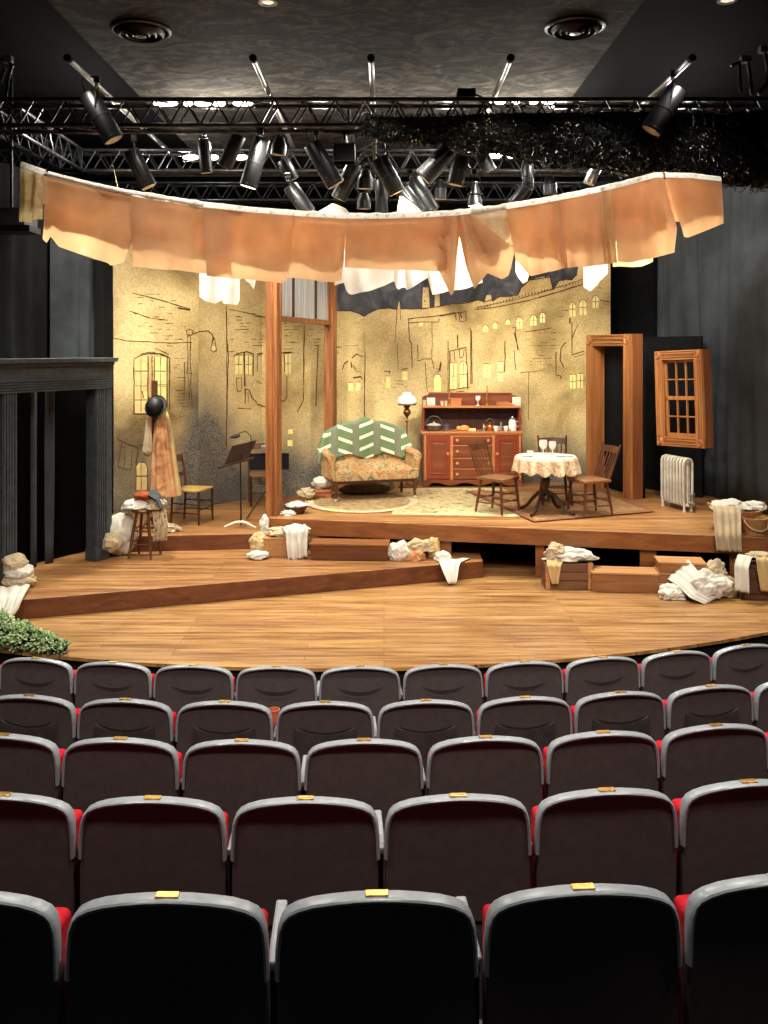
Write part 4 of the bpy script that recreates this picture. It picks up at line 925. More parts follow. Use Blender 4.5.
b = MB(); x = .035 + (n - 1) * RP_ + .02; b.rod((x, .1, .12), (x + .09, .1, .12), .022, n=10); b.rod((x + .06, .1, .12), (x + .06, .1, .22), .018, n=10); b.lathe([(0, .22), (.035, .225), (.035, .25), (0, .255)], (x + .06, .1, 0), 12); b.build('valve', M['pewter'], t, smooth=True)
b = MB(); b.rod((x - .03, .09, .64), (x + .02, .09, .64), .022); b.build('plug', M['pewter'], t, smooth=True)
# ---- black fireplace-like surround at the left
a, c = Vector((-4.05, 9.55)), Vector((-3.324, 11.0)); W_ = (c - a).length; rz = math.atan2(c.y - a.y, c.x - a.x)
t = thing('fireplace_surround', 'tall black painted fireplace surround with moulded mantel at the left of the stage', 'surround', (a.x, a.y, ZL1), rz)
zt = gz(358, 10.5) - ZL1
for x0, x1 in ((0, .19), (W_ - .27, W_ - .08)):
    b = MB(); b.box(x0, x1, .0, .16, .002, zt - .37); w = x1 - x0
    for k in (.1, .32, .5, .68, .9): b.box(x0 + w * k - .011, x0 + w * k + .011, -.014, 0, .16, zt - .37)
    b.box(x0 - .012, x1 + .012, -.02, .16, .002, .15); b.build('pilaster', M['black_paint'], t, bevel=.004)
b = MB(); b.box(W_ - .08, W_ + .02, .02, .16, .002, zt - .05); b.build('side_board', M['black_paint'], t, bevel=.004)
b = MB(); b.box(-.05, W_ + .02, .01, .16, zt - .37, zt - .05)
for k in range(5): b.box(-.06 + .004 * k, W_ - .06 - .004 * k, -.03 + .004 * k, .0, zt - .37 + k * .028, zt - .352 + k * .028)
b.build('frieze', M['black_paint'], t, bevel=.003)
b = MB(); b.slab([(-.12, zt - .05), (W_ + .0, zt - .05), (W_ + .03, zt), (-.15, zt)], -.09, .2); b.box(-.1, W_ + .0, -.045, .18, zt - .085, zt - .05); b.build('mantel_shelf', M['black_paint'], t, bevel=.004)
# ---- timber doorway with leaded transom
a, c = Vector((-1.43, 11.6)), Vector((-.815, 13.6)); W_ = (c - a).length; rz = math.atan2(c.y - a.y, c.x - a.x)
t = thing('doorway_frame', 'tall timber doorway of two stained uprights with a leaded transom between them', 'doorway', (a.x, a.y, ZP), rz)
zt = 3.45
def upright(x, w, d):
    b = MB(); b.box(x - w / 2, x + w / 2, -d / 2, d / 2, .002, zt)
    for sx in (-1, 1): b.box(x + sx * w / 2 - .012, x + sx * w / 2 + .012, -d / 2 - .012, -d / 2 + .02, .002, zt)
    b.box(x - w / 2 - .012, x - w / 2, -d * .2, d * .2, .002, zt)
    b.build('upright', M['post'], t, bevel=.004)
upright(0, .14, .15); upright(W_, .15, .135)
zs = gz(316, 11.75) - ZP
b = MB(); b.box(.07, W_ - .075, -.05, .05, zs - .07, zs); b.build('transom_rail', M['post'], t, bevel=.004)
b = MB(); b.box(.07, W_ - .075, -.05, .05, zt - .08, zt); b.build('head_rail', M['post'], t, bevel=.004)
gm, nt, bs = new_mat('rippled leaded glass'); mp = coords(nt, (1, 1, 1)); w1 = N(nt, 'ShaderNodeTexWave'); w1.bands_direction = 'X'; w1.inputs['Scale'].default_value = 7; w1.inputs['Distortion'].default_value = 4.5; w1.inputs['Detail'].default_value = 3
mpz = coords(nt, (1, 1, .12)); nt.links.new(mpz.outputs[0], w1.inputs['Vector']); r_ = ramp(nt, [(.12, lin((84, 104, 132))), (.32, lin((236, 236, 230))), (.75, lin((254, 252, 246)))])
nt.links.new(w1.outputs['Fac'], r_.inputs[0]); nt.links.new(r_.outputs[0], bs.inputs['Base Color']); bs.inputs['Roughness'].default_value = .2; bump(nt, bs, w1.outputs['Fac'], .3, .01)
tr = N(nt, 'ShaderNodeBsdfTranslucent'); nt.links.new(r_.outputs[0], tr.inputs[0]); mx = N(nt, 'ShaderNodeMixShader'); mx.inputs[0].default_value = .5
nt.links.new(bs.outputs[0], mx.inputs[1]); nt.links.new(tr.outputs[0], mx.inputs[2]); nt.links.new(mx.outputs[0], nt.nodes['Material Output'].inputs[0])
xs = [.07, W_ * .30, W_ * .70, W_ - .11]
for x0, x1 in zip(xs, xs[1:]):
    b = MB(); b.box(x0 + .02, x1 - .02, -.006, .006, zs, zt - .08); b.build('glass_pane', gm, t)
for x in xs:
    b = MB(); b.box(x - .02, x + .02, -.03, .03, zs, zt - .08); b.build('mullion', M['dark_wood'] if x in xs[1:3] else M['post'], t, bevel=.003)

# ---- rugs
def rug(name, label, poly, z, mat, border, bw, th=.006):
    P = [Vector((p[0], p[1])) for p in poly]; c = sum(P, Vector((0, 0))) / len(P); b = MB()
    q = [(p - c) for p in P]; inn = []
    for p in q: l = p.length; inn.append(p * max(.1, (l - bw * 1.3) / l))
    b.mi = 1; n = len(q)
    A = [b.bm.verts.new((p.x, p.y, 0)) for p in q]; B = [b.bm.verts.new((p.x, p.y, th)) for p in q]; C_ = [b.bm.verts.new((p.x, p.y, th)) for p in inn]
    b.face(A[::-1])
    for i in range(n): j = (i + 1) % n; b.face([A[i], A[j], B[j], B[i]]); b.face([B[i], B[j], C_[j], C_[i]])
    b.mi = 0; b.face(C_)
    return tag(b.build(name, [mat, border], loc=(c.x, c.y, z)), label, 'rug', 'rugs on the platform')
rug('area_rug', 'cream floral rug lying in front of the dresser', [tuple(ground(*p, ZP)[:2]) for p in ((392, 514.5), (515, 517), (560, 512), (502, 488.5), (400, 488.5))], ZP + .001, M['rug_cream'], M['rug_border'], .12)
g = ground(362, 501, ZP); rug('oval_rug', 'oval pale-edged rug under the floral settee', [(g.x + .80 * math.cos(k * PI / 20), g.y - .05 + .92 * math.sin(k * PI / 20)) for k in range(40)], ZP + .008, M['rug_oval'], M['rug_border'], .09)
rug('area_rug', 'brown rug lying under the lace-covered table', [tuple(ground(*p, ZP)[:2]) for p in ((534, 523), (655, 512.5), (604, 492), (465, 492))], ZP + .015, M['rug_brown'], M['rug_red'], .1)
RZ = ZP + .021

# ---- spindle chairs
def spindle_chair(label, loc, rotz):
    t = thing('spindle_chair', label, 'chair', loc, rotz, 'spindle-back chairs at the table')
    b = MB(); o = [(-.2, .2), (-.215, .0), (-.225, -.15), (-.2, -.21), (0, -.225), (.2, -.21), (.225, -.15), (.215, 0), (.2, .2), (0, .215)]
    b.prism(o[::-1], .425, .46); b.build('seat', M['chair_seat'], t, bevel=.008)
    F_ = [(-.17, -.16, -.2, -.2), (.17, -.16, .2, -.2), (-.15, .16, -.19, .22), (.15, .16, .19, .22)]
    for x0, y0, x1, y1 in F_:
        b = MB(); b.tube([(x0, y0, .43), (x0 + (x1 - x0) * .5, y0 + (y1 - y0) * .5, .21), (x1, y1, .002)], [.017, .021, .014], 8); b.build('leg', M['chair_wood'], t, smooth=True)
    def P(k, z): x0, y0, x1, y1 = F_[k]; s = (.43 - z) / .43; return (x0 + (x1 - x0) * s, y0 + (y1 - y0) * s, z)
    for i, j, zs_ in ((0, 1, (.16, .26)), (0, 2, (.13, .22)), (1, 3, (.13, .22)), (2, 3, (.18,))):
        for z in zs_:
            b = MB(); b.rod(P(i, z), P(j, z), .009, n=6); b.build('stretcher', M['chair_wood'], t, smooth=True)
    for s in (-1, 1):
        b = MB(); b.tube([(s * .165, .18, .45), (s * .182, .25, .66), (s * .2, .335, .9)], [.017, .017, .013], 8); b.build('back_post', M['chair_wood'], t, smooth=True)
    b = MB(); b.grid(lambda u, v: Vector(((-.192 + .384 * u), .295 + .03 * v - .0 + .03 * (1 - (2 * u - 1) ** 2), .785 + .075 * v + .008 * v * (1 - (2 * u - 1) ** 2))), 12, 3); b.build('top_rail', M['chair_wood'], t, solid=.018)
    for k in range(5):
        u = (k + .5) / 5; x = -.13 + .26 * u
        b = MB(); b.tube([(x, .185, .45), (x * 1.2, .29 + .03 * (1 - (2 * u - 1) ** 2), .785)], [.011, .009], 6); b.build('spindle', M['chair_wood'], t, smooth=True)
    return t
c1 = spindle_chair('spindle-back chair left of the lace-covered table, in front of the dresser', (1.49, 11.78, RZ - .006), face_rot(.75, -.66))
dup(c1, 'spindle-back chair right of the lace-covered table, beside the door frame', (2.64, 11.57, RZ), face_rot(-.94, -.33))
dup(c1, 'spindle-back chair half hidden behind the lace-covered table', (2.36, 12.4, RZ), face_rot(-.05, -1))
# ---- table
TC = Vector((2.1, 11.68))
t = thing('pedestal_table', 'small round dark pedestal table under the lace cloth', 'table', (TC.x, TC.y, RZ))
b = MB(); b.lathe([(.0, .70), (.35, .70), (.37, .712), (.37, .73), (0, .732)], n=40); b.build('tabletop', M['dark_wood'], t, smooth=True)
b = MB(); b.lathe([(.0, .14), (.05, .15), (.062, .19), (.035, .24), (.03, .3), (.045, .36), (.058, .41), (.045, .46), (.024, .5), (.036, .54), (.028, .6), (.045, .68), (.12, .70), (0, .701)], n=20); b.build('pedestal', M['dark_wood'], t, smooth=True)
for k in range(4):
    a = R(45 + 90 * k + 8); d = Vector((math.cos(a), math.sin(a), 0))
    b = MB(); b.tube([d * .03 + Vector((0, 0, .24)), d * .1 + Vector((0, 0, .255)), d * .19 + Vector((0, 0, .17)), d * .27 + Vector((0, 0, .07)), d * .35 + Vector((0, 0, .025)), d * .41 + Vector((0, 0, .022))], [.026, .026, .024, .021, .02, .018], 8); b.build('leg', M['dark_wood'], t, smooth=True)
b = MB()
NU = 120
def clothfn(u, v):
    a = 2 * PI * u
    if v < .36: r = .382 * v / .35; return Vector((r * math.cos(a), r * math.sin(a), .735))
    k = (v - .35) / .65; sc = .5 + .5 * math.cos(a * 14)
    fold = .036 * k * math.sin(a * 14 + .6 * math.sin(a * 3)); r = .39 + .012 * min(1, k * 6) + .02 * k + fold
    drop = (.175 + .05 * abs(math.cos(a * 7))) * k
    return Vector((r * math.cos(a), r * math.sin(a), .735 - max(0, drop - .0)))
b.grid(clothfn, NU, 20)
for f_ in b.bm.faces:
    if f_.calc_center_median().z < .728: f_.material_index = 1
M['lace_drop'] = multi('open lace over tan lining', [(.32, (176, 134, 98)), (.46, (208, 172, 134)), (.56, (240, 222, 190)), (.66, (204, 166, 128))], 26, detail=4)
tag(b.build('lace_tablecloth', [M['lace'], M['lace_drop']], loc=(TC.x, TC.y, RZ), smooth=True, auto=False, solid=.003), 'scalloped cream lace cloth draped over the round table', 'tablecloth')
TZ = RZ + .738
def goblet(name, label, cat, loc, h, r, mat, group, extra=None):
    t = thing(name, label, cat, loc, 0, group); b = MB()
    b.lathe([(0, 0), (r * .75, .002), (r * .7, .008), (.008, .015), (.006, h * .4), (r * .5, h * .45), (r * .95, h * .62), (r, h * .8), (r * .9, h), (r * .84, h), (r * .9, h * .8), (r * .82, h * .64), (0, h * .5)], n=20); b.build('bowl_and_stem', mat, t, smooth=True)
    if extra: b = MB(); b.lathe([(0, h * .52), (r * .78, h * .65), (r * .84, h * .86), (0, h * .88)], n=20); b.build('contents', extra, t, smooth=True)
    return t
goblet('stemmed_glass', 'large pale stemmed glass on the lace table, left of the pair', 'glass', (gx(543.5, 11.7), 11.72, TZ), .2, .055, M['china'], 'stemmed glasses', M['cream'])
goblet('stemmed_glass', 'large pale stemmed glass on the lace table, right of the pair', 'glass', (gx(552.5, 11.7), 11.7, TZ), .185, .05, M['china'], 'stemmed glasses', M['cream'])
def plate(label, px, D, r):
    b = MB(); b.lathe([(0, .002), (r * .6, .0), (r, .014), (r * .98, .017), (r * .6, .006), (0, .006)], n=28); tag(b.build('plate', M['china'], loc=(gx(px, D), D, TZ + .001), smooth=True), label, 'plate', 'plates on the lace table')
plate('white plate at the right of the lace table', 566, 11.58, .11); plate('white plate at the left of the lace table', 527, 11.62, .1)
b = MB(); b.lathe([(0, 0), (.03, .002), (.042, .03), (.044, .05), (.04, .05), (.036, .03), (0, .01)], n=18); tag(b.build('small_bowl', M['china'], loc=(gx(534, 11.5), 11.8, TZ), smooth=True), 'small white bowl near the back of the lace table', 'bowl')
for k, (px, lab) in enumerate(((538, 'left'), (557, 'right'))):
    b = MB(); b.box(-.006, .006, -.08, .03, 0, .003); b.box(-.012, .012, .03, .08, 0, .004); tag(b.build('spoon', M['pewter'], loc=(gx(px, 11.45), 11.47, TZ + .001), rotz=.3 - .5 * k), 'small metal spoon at the front of the lace table, %s of the two' % lab, 'spoon', 'spoons')

# ---- settee
sc_, sr = Vector((-.205, 12.99)), R(17)
t = thing('settee', 'two-seat camel-back settee in faded floral cloth on carved legs', 'settee', (sc_.x, sc_.y, ZP + .014), sr)
b = MB()
def seatfn(u, v):
    x = -.6 + 1.2 * u; a = v * PI; yy = -.32 + .6 * v
    return Vector((x, yy, .415 + .11 * (1 - (2 * u - 1) ** 4) * math.sin(min(1, v * 3) * PI / 2)))
b.grid(seatfn, 24, 14); b.box(-.6, .6, -.33, .27, .27, .415)
o = b.build('seat', M['floral'], t, smooth=True, auto=True, bevel=.02)
b = MB(); b.box(-.6, .6, -.335, -.31, .245, .285); b.box(-.6, -.57, -.33, .27, .245, .28); b.box(.57, .6, -.33, .27, .245, .28); b.build('seat_rail', M['dark_wood'], t, bevel=.006)
def backtop(x): return .86 + .2 * max(0, math.cos(x / .66 * PI / 2)) ** .8 + .035 * math.cos(x / .2 * PI) * max(0, 1 - abs(x) / .3)
b = MB(); n = 36; prof = [(-.68 + 1.36 * i / n) for i in range(n + 1)]
b.slab([(-.62, .3)] + [(x, backtop(x) - (.12 * max(0, abs(x) - .58) / .1)) for x in prof] + [(.62, .3)], .2, .31); b.build('back', M['floral'], t, bevel=.03)
for s in (-1, 1):
    b = MB(); b.tube([(s * .635, -.29, .60), (s * .635, -.2, .615), (s * .635, -.05, .625), (s * .63, .1, .64), (s * .62, .24, .66)], [.056, .06, .058, .056, .05], 14)
    b.box(min(s * .6, s * .665), max(s * .6, s * .665), -.27, .25, .3, .63); b.build('arm', M['floral'], t, smooth=True, bevel=.02)
    b = MB(); b.lathe([(.0, .0), (.06, 0), (.062, .012), (.045, .022), (.03, .018), (.0, .028)], (s * .635, -.275, .595), 18, Matrix.Rotation(R(90), 3, 'X')); b.tube([(s * .635, -.285, .56), (s * .625, -.29, .44), (s * .6, -.3, .3)], [.04, .032, .03], 10); b.build('arm_scroll', M['floral'], t, smooth=True)
    b = MB(); b.tube([(s * .575, -.30, .28), (s * .59, -.315, .2), (s * .575, -.31, .1), (s * .58, -.32, .045)], [.036, .034, .02, .022], 10); o = b.build('front_leg', M['dark_wood'] if False else M['chair_wood'], t, smooth=True)
    b = MB(); b.lathe([(0, .0), (.016, .002), (.024, .022), (.016, .042), (0, .045)], (s * .58, -.32, .001), 12); b.build('caster', M['stand_white'], o, smooth=True)
    b = MB(); b.tube([(s * .57, .24, .28), (s * .575, .29, .002)], [.024, .018], 8); b.build('back_leg', M['dark_wood'], t, smooth=True)
# afghan: chevron throw over the settee back
am, nt, bs = new_mat('green chevron afghan'); uvn = N(nt, 'ShaderNodeUVMap'); sp = N(nt, 'ShaderNodeSeparateXYZ'); nt.links.new(uvn.outputs[0], sp.inputs[0])
def mth(op, a, c=None, clamp=False):
    m = N(nt, 'ShaderNodeMath', operation=op); m.use_clamp = clamp
    for i, v in enumerate((a, c)):
        if v is None: continue
        if isinstance(v, (int, float)): m.inputs[i].default_value = v
        else: nt.links.new(v, m.inputs[i])
    return m.outputs[0]
u6 = mth('MULTIPLY', sp.outputs[0], 5.0); fr = mth('FRACT', u6); cell = mth('FLOOR', u6); par = mth('MODULO', cell, 2.0); sg = mth('SUBTRACT', mth('MULTIPLY', par, 2.0), 1.0)
vv = mth('ADD', mth('MULTIPLY', sp.outputs[1], 3.7), mth('MULTIPLY', mth('MULTIPLY', fr, sg), .7)); fv = mth('FRACT', mth('ADD', vv, mth('MULTIPLY', par, .7)))
bar = mth('MULTIPLY', mth('LESS_THAN', fv, .29), mth('MULTIPLY', mth('GREATER_THAN', fr, .17), mth('LESS_THAN', fr, .83)))
seam = mth('MAXIMUM', mth('LESS_THAN', fr, .12), mth('GREATER_THAN', fr, .88))
mx1 = N(nt, 'ShaderNodeMix', data_type='RGBA'); mx1.inputs[6].default_value = lin((112, 134, 94)); mx1.inputs[7].default_value = lin((128, 130, 108)); nt.links.new(seam, mx1.inputs[0])
mx2 = N(nt, 'ShaderNodeMix', data_type='RGBA'); nt.links.new(mx1.outputs[2], mx2.inputs[6]); mx2.inputs[7].default_value = lin((244, 238, 214)); nt.links.new(bar, mx2.inputs[0]); nt.links.new(mx2.outputs[2], bs.inputs['Base Color']); bs.inputs['Roughness'].default_value = .95
tn = noise_tex(nt, coords(nt), 70, 2); bump(nt, bs, tn.outputs['Fac'], .5, .01)
b = MB()
def afg(u, v):
    x = -.8 + 1.6 * u; xx = max(-.66, min(.66, x)); zt_ = backtop(xx) - (.12 * max(0, abs(xx) - .58) / .1) + .014
    over = max(0, abs(x) - .64); hem = .52 + .09 * abs(2 * ((u * 3.0) % 1) - 1)
    yf = .186 - .10 * min(1, over * 5)
    if v > .82: k = (v - .82) / .18; return Vector((xx + (x - xx) * .6, yf + .16 * k, zt_ + .018 * math.sin(k * PI) - over * 1.1))
    k = 1 - v / .82; z = zt_ - (zt_ - hem) * k * (1 - min(.75, over * 4))
    return Vector((xx + (x - xx) * .6, yf - .016 * k + .006 * math.sin(u * 46 + k * 3), z - over * 1.3))
NG, NH = 80, 28
b.grid(afg, NG, NH, uv=True)
_l = b.bm.loops.layers.uv.active
for f_ in b.bm.faces:
    for l_ in f_.loops: l_[_l].uv = (l_[_l].uv[0], (l_.vert.co.z - .45) / .62)
tag(b.build('afghan', am, loc=(sc_.x, sc_.y, ZP + .014), rotz=sr, smooth=True, auto=False, solid=.012), 'green knitted throw with white chevrons draped over the settee back', 'blanket')
# ---- floor lamp
t = thing('floor_lamp', 'tall brass floor lamp with a white glass shade between settee and dresser', 'lamp', (gx(407, 13.95), 13.95, ZP + .0))
b = MB(); b.lathe([(0, .002), (.14, .002), (.14, .02), (.1, .04), (.04, .06), (.02, .09), (0, .09)], n=24); b.build('base', M['old_brass'], t, smooth=True)
b = MB(); b.rod((0, 0, .08), (0, 0, 1.14), .011, n=10); b.build('pole', M['old_brass'], t, smooth=True)
b = MB(); b.lathe([(.011, 1.0), (.03, 1.03), (.012, 1.06), (.012, 1.09), (.05, 1.13), (.065, 1.17), (.05, 1.2), (.03, 1.23), (.05, 1.25), (.05, 1.28), (.03, 1.3), (.03, 1.33), (0, 1.335)], n=20); b.build('font', M['old_brass'], t, smooth=True)
b = MB(); b.lathe([(.13, 1.285), (.155, 1.31), (.155, 1.36), (.12, 1.41), (.075, 1.43), (.075, 1.45), (.06, 1.475), (.055, 1.475), (.065, 1.45), (.07, 1.42), (.115, 1.4), (.148, 1.355), (.148, 1.312), (.125, 1.287)], n=28, caps=False); b.build('shade', M['glass_white'], t, smooth=True)
b = MB(); b.lathe([(.125, 1.275), (.14, 1.275), (.14, 1.29), (.125, 1.29)], n=24); b.rod((0, 0, 1.28), (.13, 0, 1.282), .006); b.rod((0, 0, 1.28), (-.13, 0, 1.282), .006); b.build('shade_ring', M['old_brass'], t)

# ---- dresser
DX, DY = .607, 14.0; DW = 1.54
t = thing('dresser', 'red-brown wooden kitchen dresser with an open shelf, two doors and four drawers', 'dresser', (DX, DY, ZP))
b = MB(); b.box(0, DW, .0, .42, .1, .83); b.box(0, .03, -.004, .42, .002, .1); b.box(DW - .03, DW, -.004, .42, .002, .1)
b.build('carcase', M['mahogany'], t, bevel=.004)
b = MB(); pts = [(0, .11), (0, .0)]
n = 30
pl = [(0, .11), (0, .002), (.08, .002)] + [(.08 + (DW - .16) * k / n, .045 + .022 * math.sin(k / n * 6 * PI)) for k in range(1, n)] + [(DW - .08, .002), (DW, .002), (DW, .11)]
b.slab(pl, -.012, .01); b.build('scalloped_skirt', M['mahogany'], t)
b = MB(); b.box(-.03, DW + .02, -.035, .43, .83, .858); b.box(-.015, DW + .01, -.02, .0, .808, .83); b.build('counter', M['dresser_edge'], t, bevel=.004)
b = MB(); b.box(0, .028, .14, .42, .858, 1.22); b.box(DW - .028, DW, .14, .42, .858, 1.22); b.build('shelf_side', M['mahogany_z'], t, bevel=.003)
b = MB(); b.box(0, DW, .4, .42, .858, 1.22); b.build('back_board', M['dark_wood'], t)
b = MB(); b.box(-.02, DW + .02, .12, .42, 1.22, 1.245); b.build('shelf', M['dresser_edge'], t, bevel=.003)
b = MB(); b.slab([(0, 1.245), (DW, 1.245), (DW, 1.37), (DW - .03, 1.4), (DW - .09, 1.41), (DW - .12, 1.445), (.12, 1.445), (.09, 1.41), (.03, 1.4), (0, 1.37)], .39, .42); b.build('crest_board', M['mahogany'], t, bevel=.003)
b = MB(); b.box(.1, DW - .1, .375, .425, 1.44, 1.457); b.build('crest_moulding', M['dresser_edge'], t)
for x0, x1, kx in ((.06, .42, .385), (DW - .42, DW - .06, DW - .385)):
    b = MB(); b.box(x0, x1, -.018, .0, .13, .8); o = b.build('door', M['mahogany_z'], t, bevel=.003)
    b = MB()
    for q in ((x0 + .05, x0 + .065, .2, .73), (x1 - .065, x1 - .05, .2, .73), (x0 + .05, x1 - .05, .2, .215), (x0 + .05, x1 - .05, .715, .73)): b.box(q[0], q[1], -.026, -.016, q[2], q[3])
    b.box(x0 + .09, x1 - .09, -.026, -.016, .25, .68); b.build('raised_panel', M['mahogany'], o, bevel=.006)
    b = MB(); b.lathe([(.01, 0), (.012, .015), (.024, .024), (.022, .036), (0, .042)], (kx, -.016, .52), 14, Matrix.Rotation(R(90), 3, 'X')); b.build('knob', M['knob'], o, smooth=True)
for z0, z1 in ((.665, .79), (.465, .645), (.3, .445), (.125, .28)):
    b = MB(); b.box(.47, DW - .47, -.02, .0, z0, z1); o = b.build('drawer', M['mahogany'], t, bevel=.006)
    b = MB(); b.box(.46, DW - .46, -.025, .0, z1 - .006, z1 + .01); b.build('drawer_moulding', M['dresser_edge'], o)
    for x in (.53, DW - .53):
        b = MB(); b.lathe([(.01, 0), (.012, .015), (.024, .024), (.022, .036), (0, .042)], (x, -.018, (z0 + z1) / 2), 14, Matrix.Rotation(R(90), 3, 'X')); b.build('knob', M['knob'], o, smooth=True)
for q in ((.02, .05), (.425, .465), (DW - .465, DW - .425), (DW - .05, DW - .02)):
    b = MB(); b.box(q[0], q[1], -.01, .0, .11, .81); b.build('stile', M['dresser_edge'], t)
SY, SZ, CZ, CYY = DY + .27, ZP + 1.246, ZP + .859, DY + .16
def X(px, y): return gx(px, y)
def on_dresser(b, name, mat, label, cat, px, shelf, group=None, smooth=True, dy=0.0):
    y = (SY if shelf else CYY) + dy; return tag(b.build(name, mat, loc=(X(px, y), y, SZ if shelf else CZ), smooth=smooth), label, cat, group)
D_ = SY
def framed(px, w, h, label):
    t = thing('picture_card', label, 'picture', (X(px, SY + .06), SY + .06, SZ)); b = MB(); b.box(-w / 2, w / 2, 0, .012, .001, h); b.build('frame', M['china'], t, bevel=.002)
    b = MB(); b.box(-w / 2 + .015, w / 2 - .015, -.002, .0, .015, h - .015); b.build('print', multi('speckled print', [(.35, (150, 140, 116)), (.5, (226, 220, 204)), (.7, (240, 236, 224))], 40), t)
framed(431, .13, .125, 'small white picture card at the left end of the dresser top shelf'); framed(516.5, .13, .135, 'small white picture card at the right end of the dresser top shelf')
b = MB(); b.lathe([(0, 0), (.03, 0), (.034, .07), (.03, .09), (0, .09)], n=14); on_dresser(b, 'spice_jar', M['cream'], 'small cream jar beside the left picture card on the top shelf', 'jar', 424.5, 1)
for px, lab in ((442, 'left'), (446, 'right')):
    b = MB(); b.lathe([(0, 0), (.022, 0), (.026, .05), (.028, .075), (.02, .078), (0, .02)], n=14); on_dresser(b, 'small_cup', M['lens_dark'], 'tiny tan cup on the top shelf beside the left candlestick, %s of two' % lab, 'cup', px, 1, 'tiny cups')
for px, h, lab in ((449.2, .36, 'left'), (487, .32, 'right')):
    t = thing('candlestick', 'brass candlestick with a brown taper on the dresser top shelf, the %s one' % lab, 'candlestick', (X(px, SY + .03), SY + .03, SZ), 0, 'candlesticks')
    b = MB(); b.lathe([(0, .001), (.035, .001), (.034, .012), (.012, .025), (.016, .05), (.01, .08), (.018, .11), (.014, .13), (0, .132)], n=16); b.build('holder', M['brass'], t, smooth=True)
    b = MB(); b.rod((0, 0, .13), (0, 0, h), .011, .009, 10); b.build('taper', M['book'], t, smooth=True)
b = MB(); b.box(-.085, .085, 0, .1, .001, .09); b.box(-.09, .09, -.005, .105, .09, .115); b.box(-.02, .02, -.01, -.004, .05, .08); on_dresser(b, 'keepsake_box', M['dresser_edge'], 'small brown wooden box on the top shelf right of the left candlestick', 'box', 456, 1, smooth=False)
goblet('stemmed_goblet', 'pale stemmed goblet on the dresser top shelf near the right candlestick', 'goblet', (X(478, SY), SY, SZ + .001), .155, .04, M['china'], None)
for k, (w, c) in enumerate(((.3, 'book'), (.24, 'dresser_edge'), (.2, 'book'))):
    b = MB(); z = .001 + k * .022; b.box(-w / 2, w / 2, -.06, .1, z, z + .02); o = on_dresser(b, 'book', M[c], ('long brown book at the bottom of the flat stack on the top shelf', 'tan book in the middle of the flat stack on the top shelf', 'short brown book on top of the flat stack on the top shelf')[k], 'book', 505 - k, 1, 'flat stack of books', False)
# counter items
t = thing('wire_handled_pot', 'dark low pot with a tall hoop handle at the left of the dresser counter', 'pot', (X(434, CYY), CYY, CZ))
b = MB(); b.lathe([(0, .001), (.09, .001), (.125, .04), (.135, .085), (.14, .09), (.12, .09), (0, .06)], n=24); b.build('pan', M['iron'], t, smooth=True)
b = MB(); b.tube([(.13 * math.cos(a * PI / 12), 0, .085 + .15 * math.sin(a * PI / 12)) for a in range(13)], .006, 6); b.build('hoop_handle', M['iron'], t, smooth=True)
b = MB(); b.lathe([(.115, .088), (.08, .11), (.02, .12), (.02, .14), (0, .145)], n=20); b.build('lid', M['radiator'], t, smooth=True)
t = thing('small_pot', 'small dark lidded pot next to the hoop-handled pot on the counter', 'pot', (X(446.5, CYY), CYY, CZ)); b = MB(); b.lathe([(0, .001), (.045, .001), (.05, .07), (.048, .08), (0, .08)], n=18); b.build('body', M['iron'], t, smooth=True)
b = MB(); b.lathe([(.055, .08), (.04, .095), (.012, .1), (.012, .12), (0, .122)], n=18); b.build('lid', M['iron'], t, smooth=True)
for k, (px, lab) in enumerate(((459.5, 'smaller roll of bread'), (464.5, 'larger round loaf of bread'))):
    b = MB(); b.bundle((0, 0, .03 + .01 * k), (.055 + .02 * k, .05, .045 + .01 * k), 30 + k, .1, 2, 0, 3); on_dresser(b, 'bread_loaf', M['bread'], lab + ' in the middle of the dresser counter', 'bread', px, 0, 'bread', dy=.06 - .05 * k)
b = MB(); b.box(-.055, .055, -.03, .03, .001, .04); on_dresser(b, 'butter_block', M['butter'], 'pale yellow block beside the bread on the dresser counter', 'butter', 472, 0, smooth=False)
for px, h, lab in ((484, .11, 'left of the copper kettle'), (501, .13, 'between the two teacups')):
    b = MB(); b.lathe([(0, .001), (.022, .001), (.026, h * .5), (.014, h * .75), (.018, h * .85), (.012, h), (0, h)], n=14); on_dresser(b, 'shaker', M['pewter'], 'small metal shaker on the counter ' + lab, 'shaker', px, 0, 'shakers')
t = thing('copper_kettle', 'round copper kettle with a hoop handle on the dresser counter', 'kettle', (X(490, CYY + .06), CYY + .06, CZ))
b = MB(); b.lathe([(0, .001), (.05, .001), (.07, .04), (.07, .07), (.04, .105), (.02, .115), (.012, .13), (0, .132)], n=20); b.build('body', M['copper'], t, smooth=True)
b = MB(); b.tube([(.062 * math.cos(a * PI / 10), 0, .09 + .1 * math.sin(a * PI / 10)) for a in range(11)], .006, 6); b.build('handle', M['iron'], t, smooth=True)
b = MB(); b.tube([(-.06, 0, .05), (-.1, 0, .08), (-.115, 0, .105)], [.016, .012, .009], 8); b.build('spout', M['copper'], t, smooth=True)
for px, lab in ((496, 'left'), (506, 'right')):
    t = thing('teacup', 'white teacup on the dresser counter, the %s of two' % lab, 'cup', (X(px, CYY - .04), CYY - .04, CZ), 0, 'teacups')
    b = MB(); b.lathe([(0, .001), (.025, .001), (.03, .02), (.043, .06), (.046, .075), (.041, .075), (.027, .02), (0, .012)], n=18); b.build('cup', M['china'], t, smooth=True)
    b = MB(); b.tube([(.04, 0, .06), (.06, 0, .055), (.058, 0, .03), (.034, 0, .025)], .005, 6); b.build('handle', M['china'], t, smooth=True)
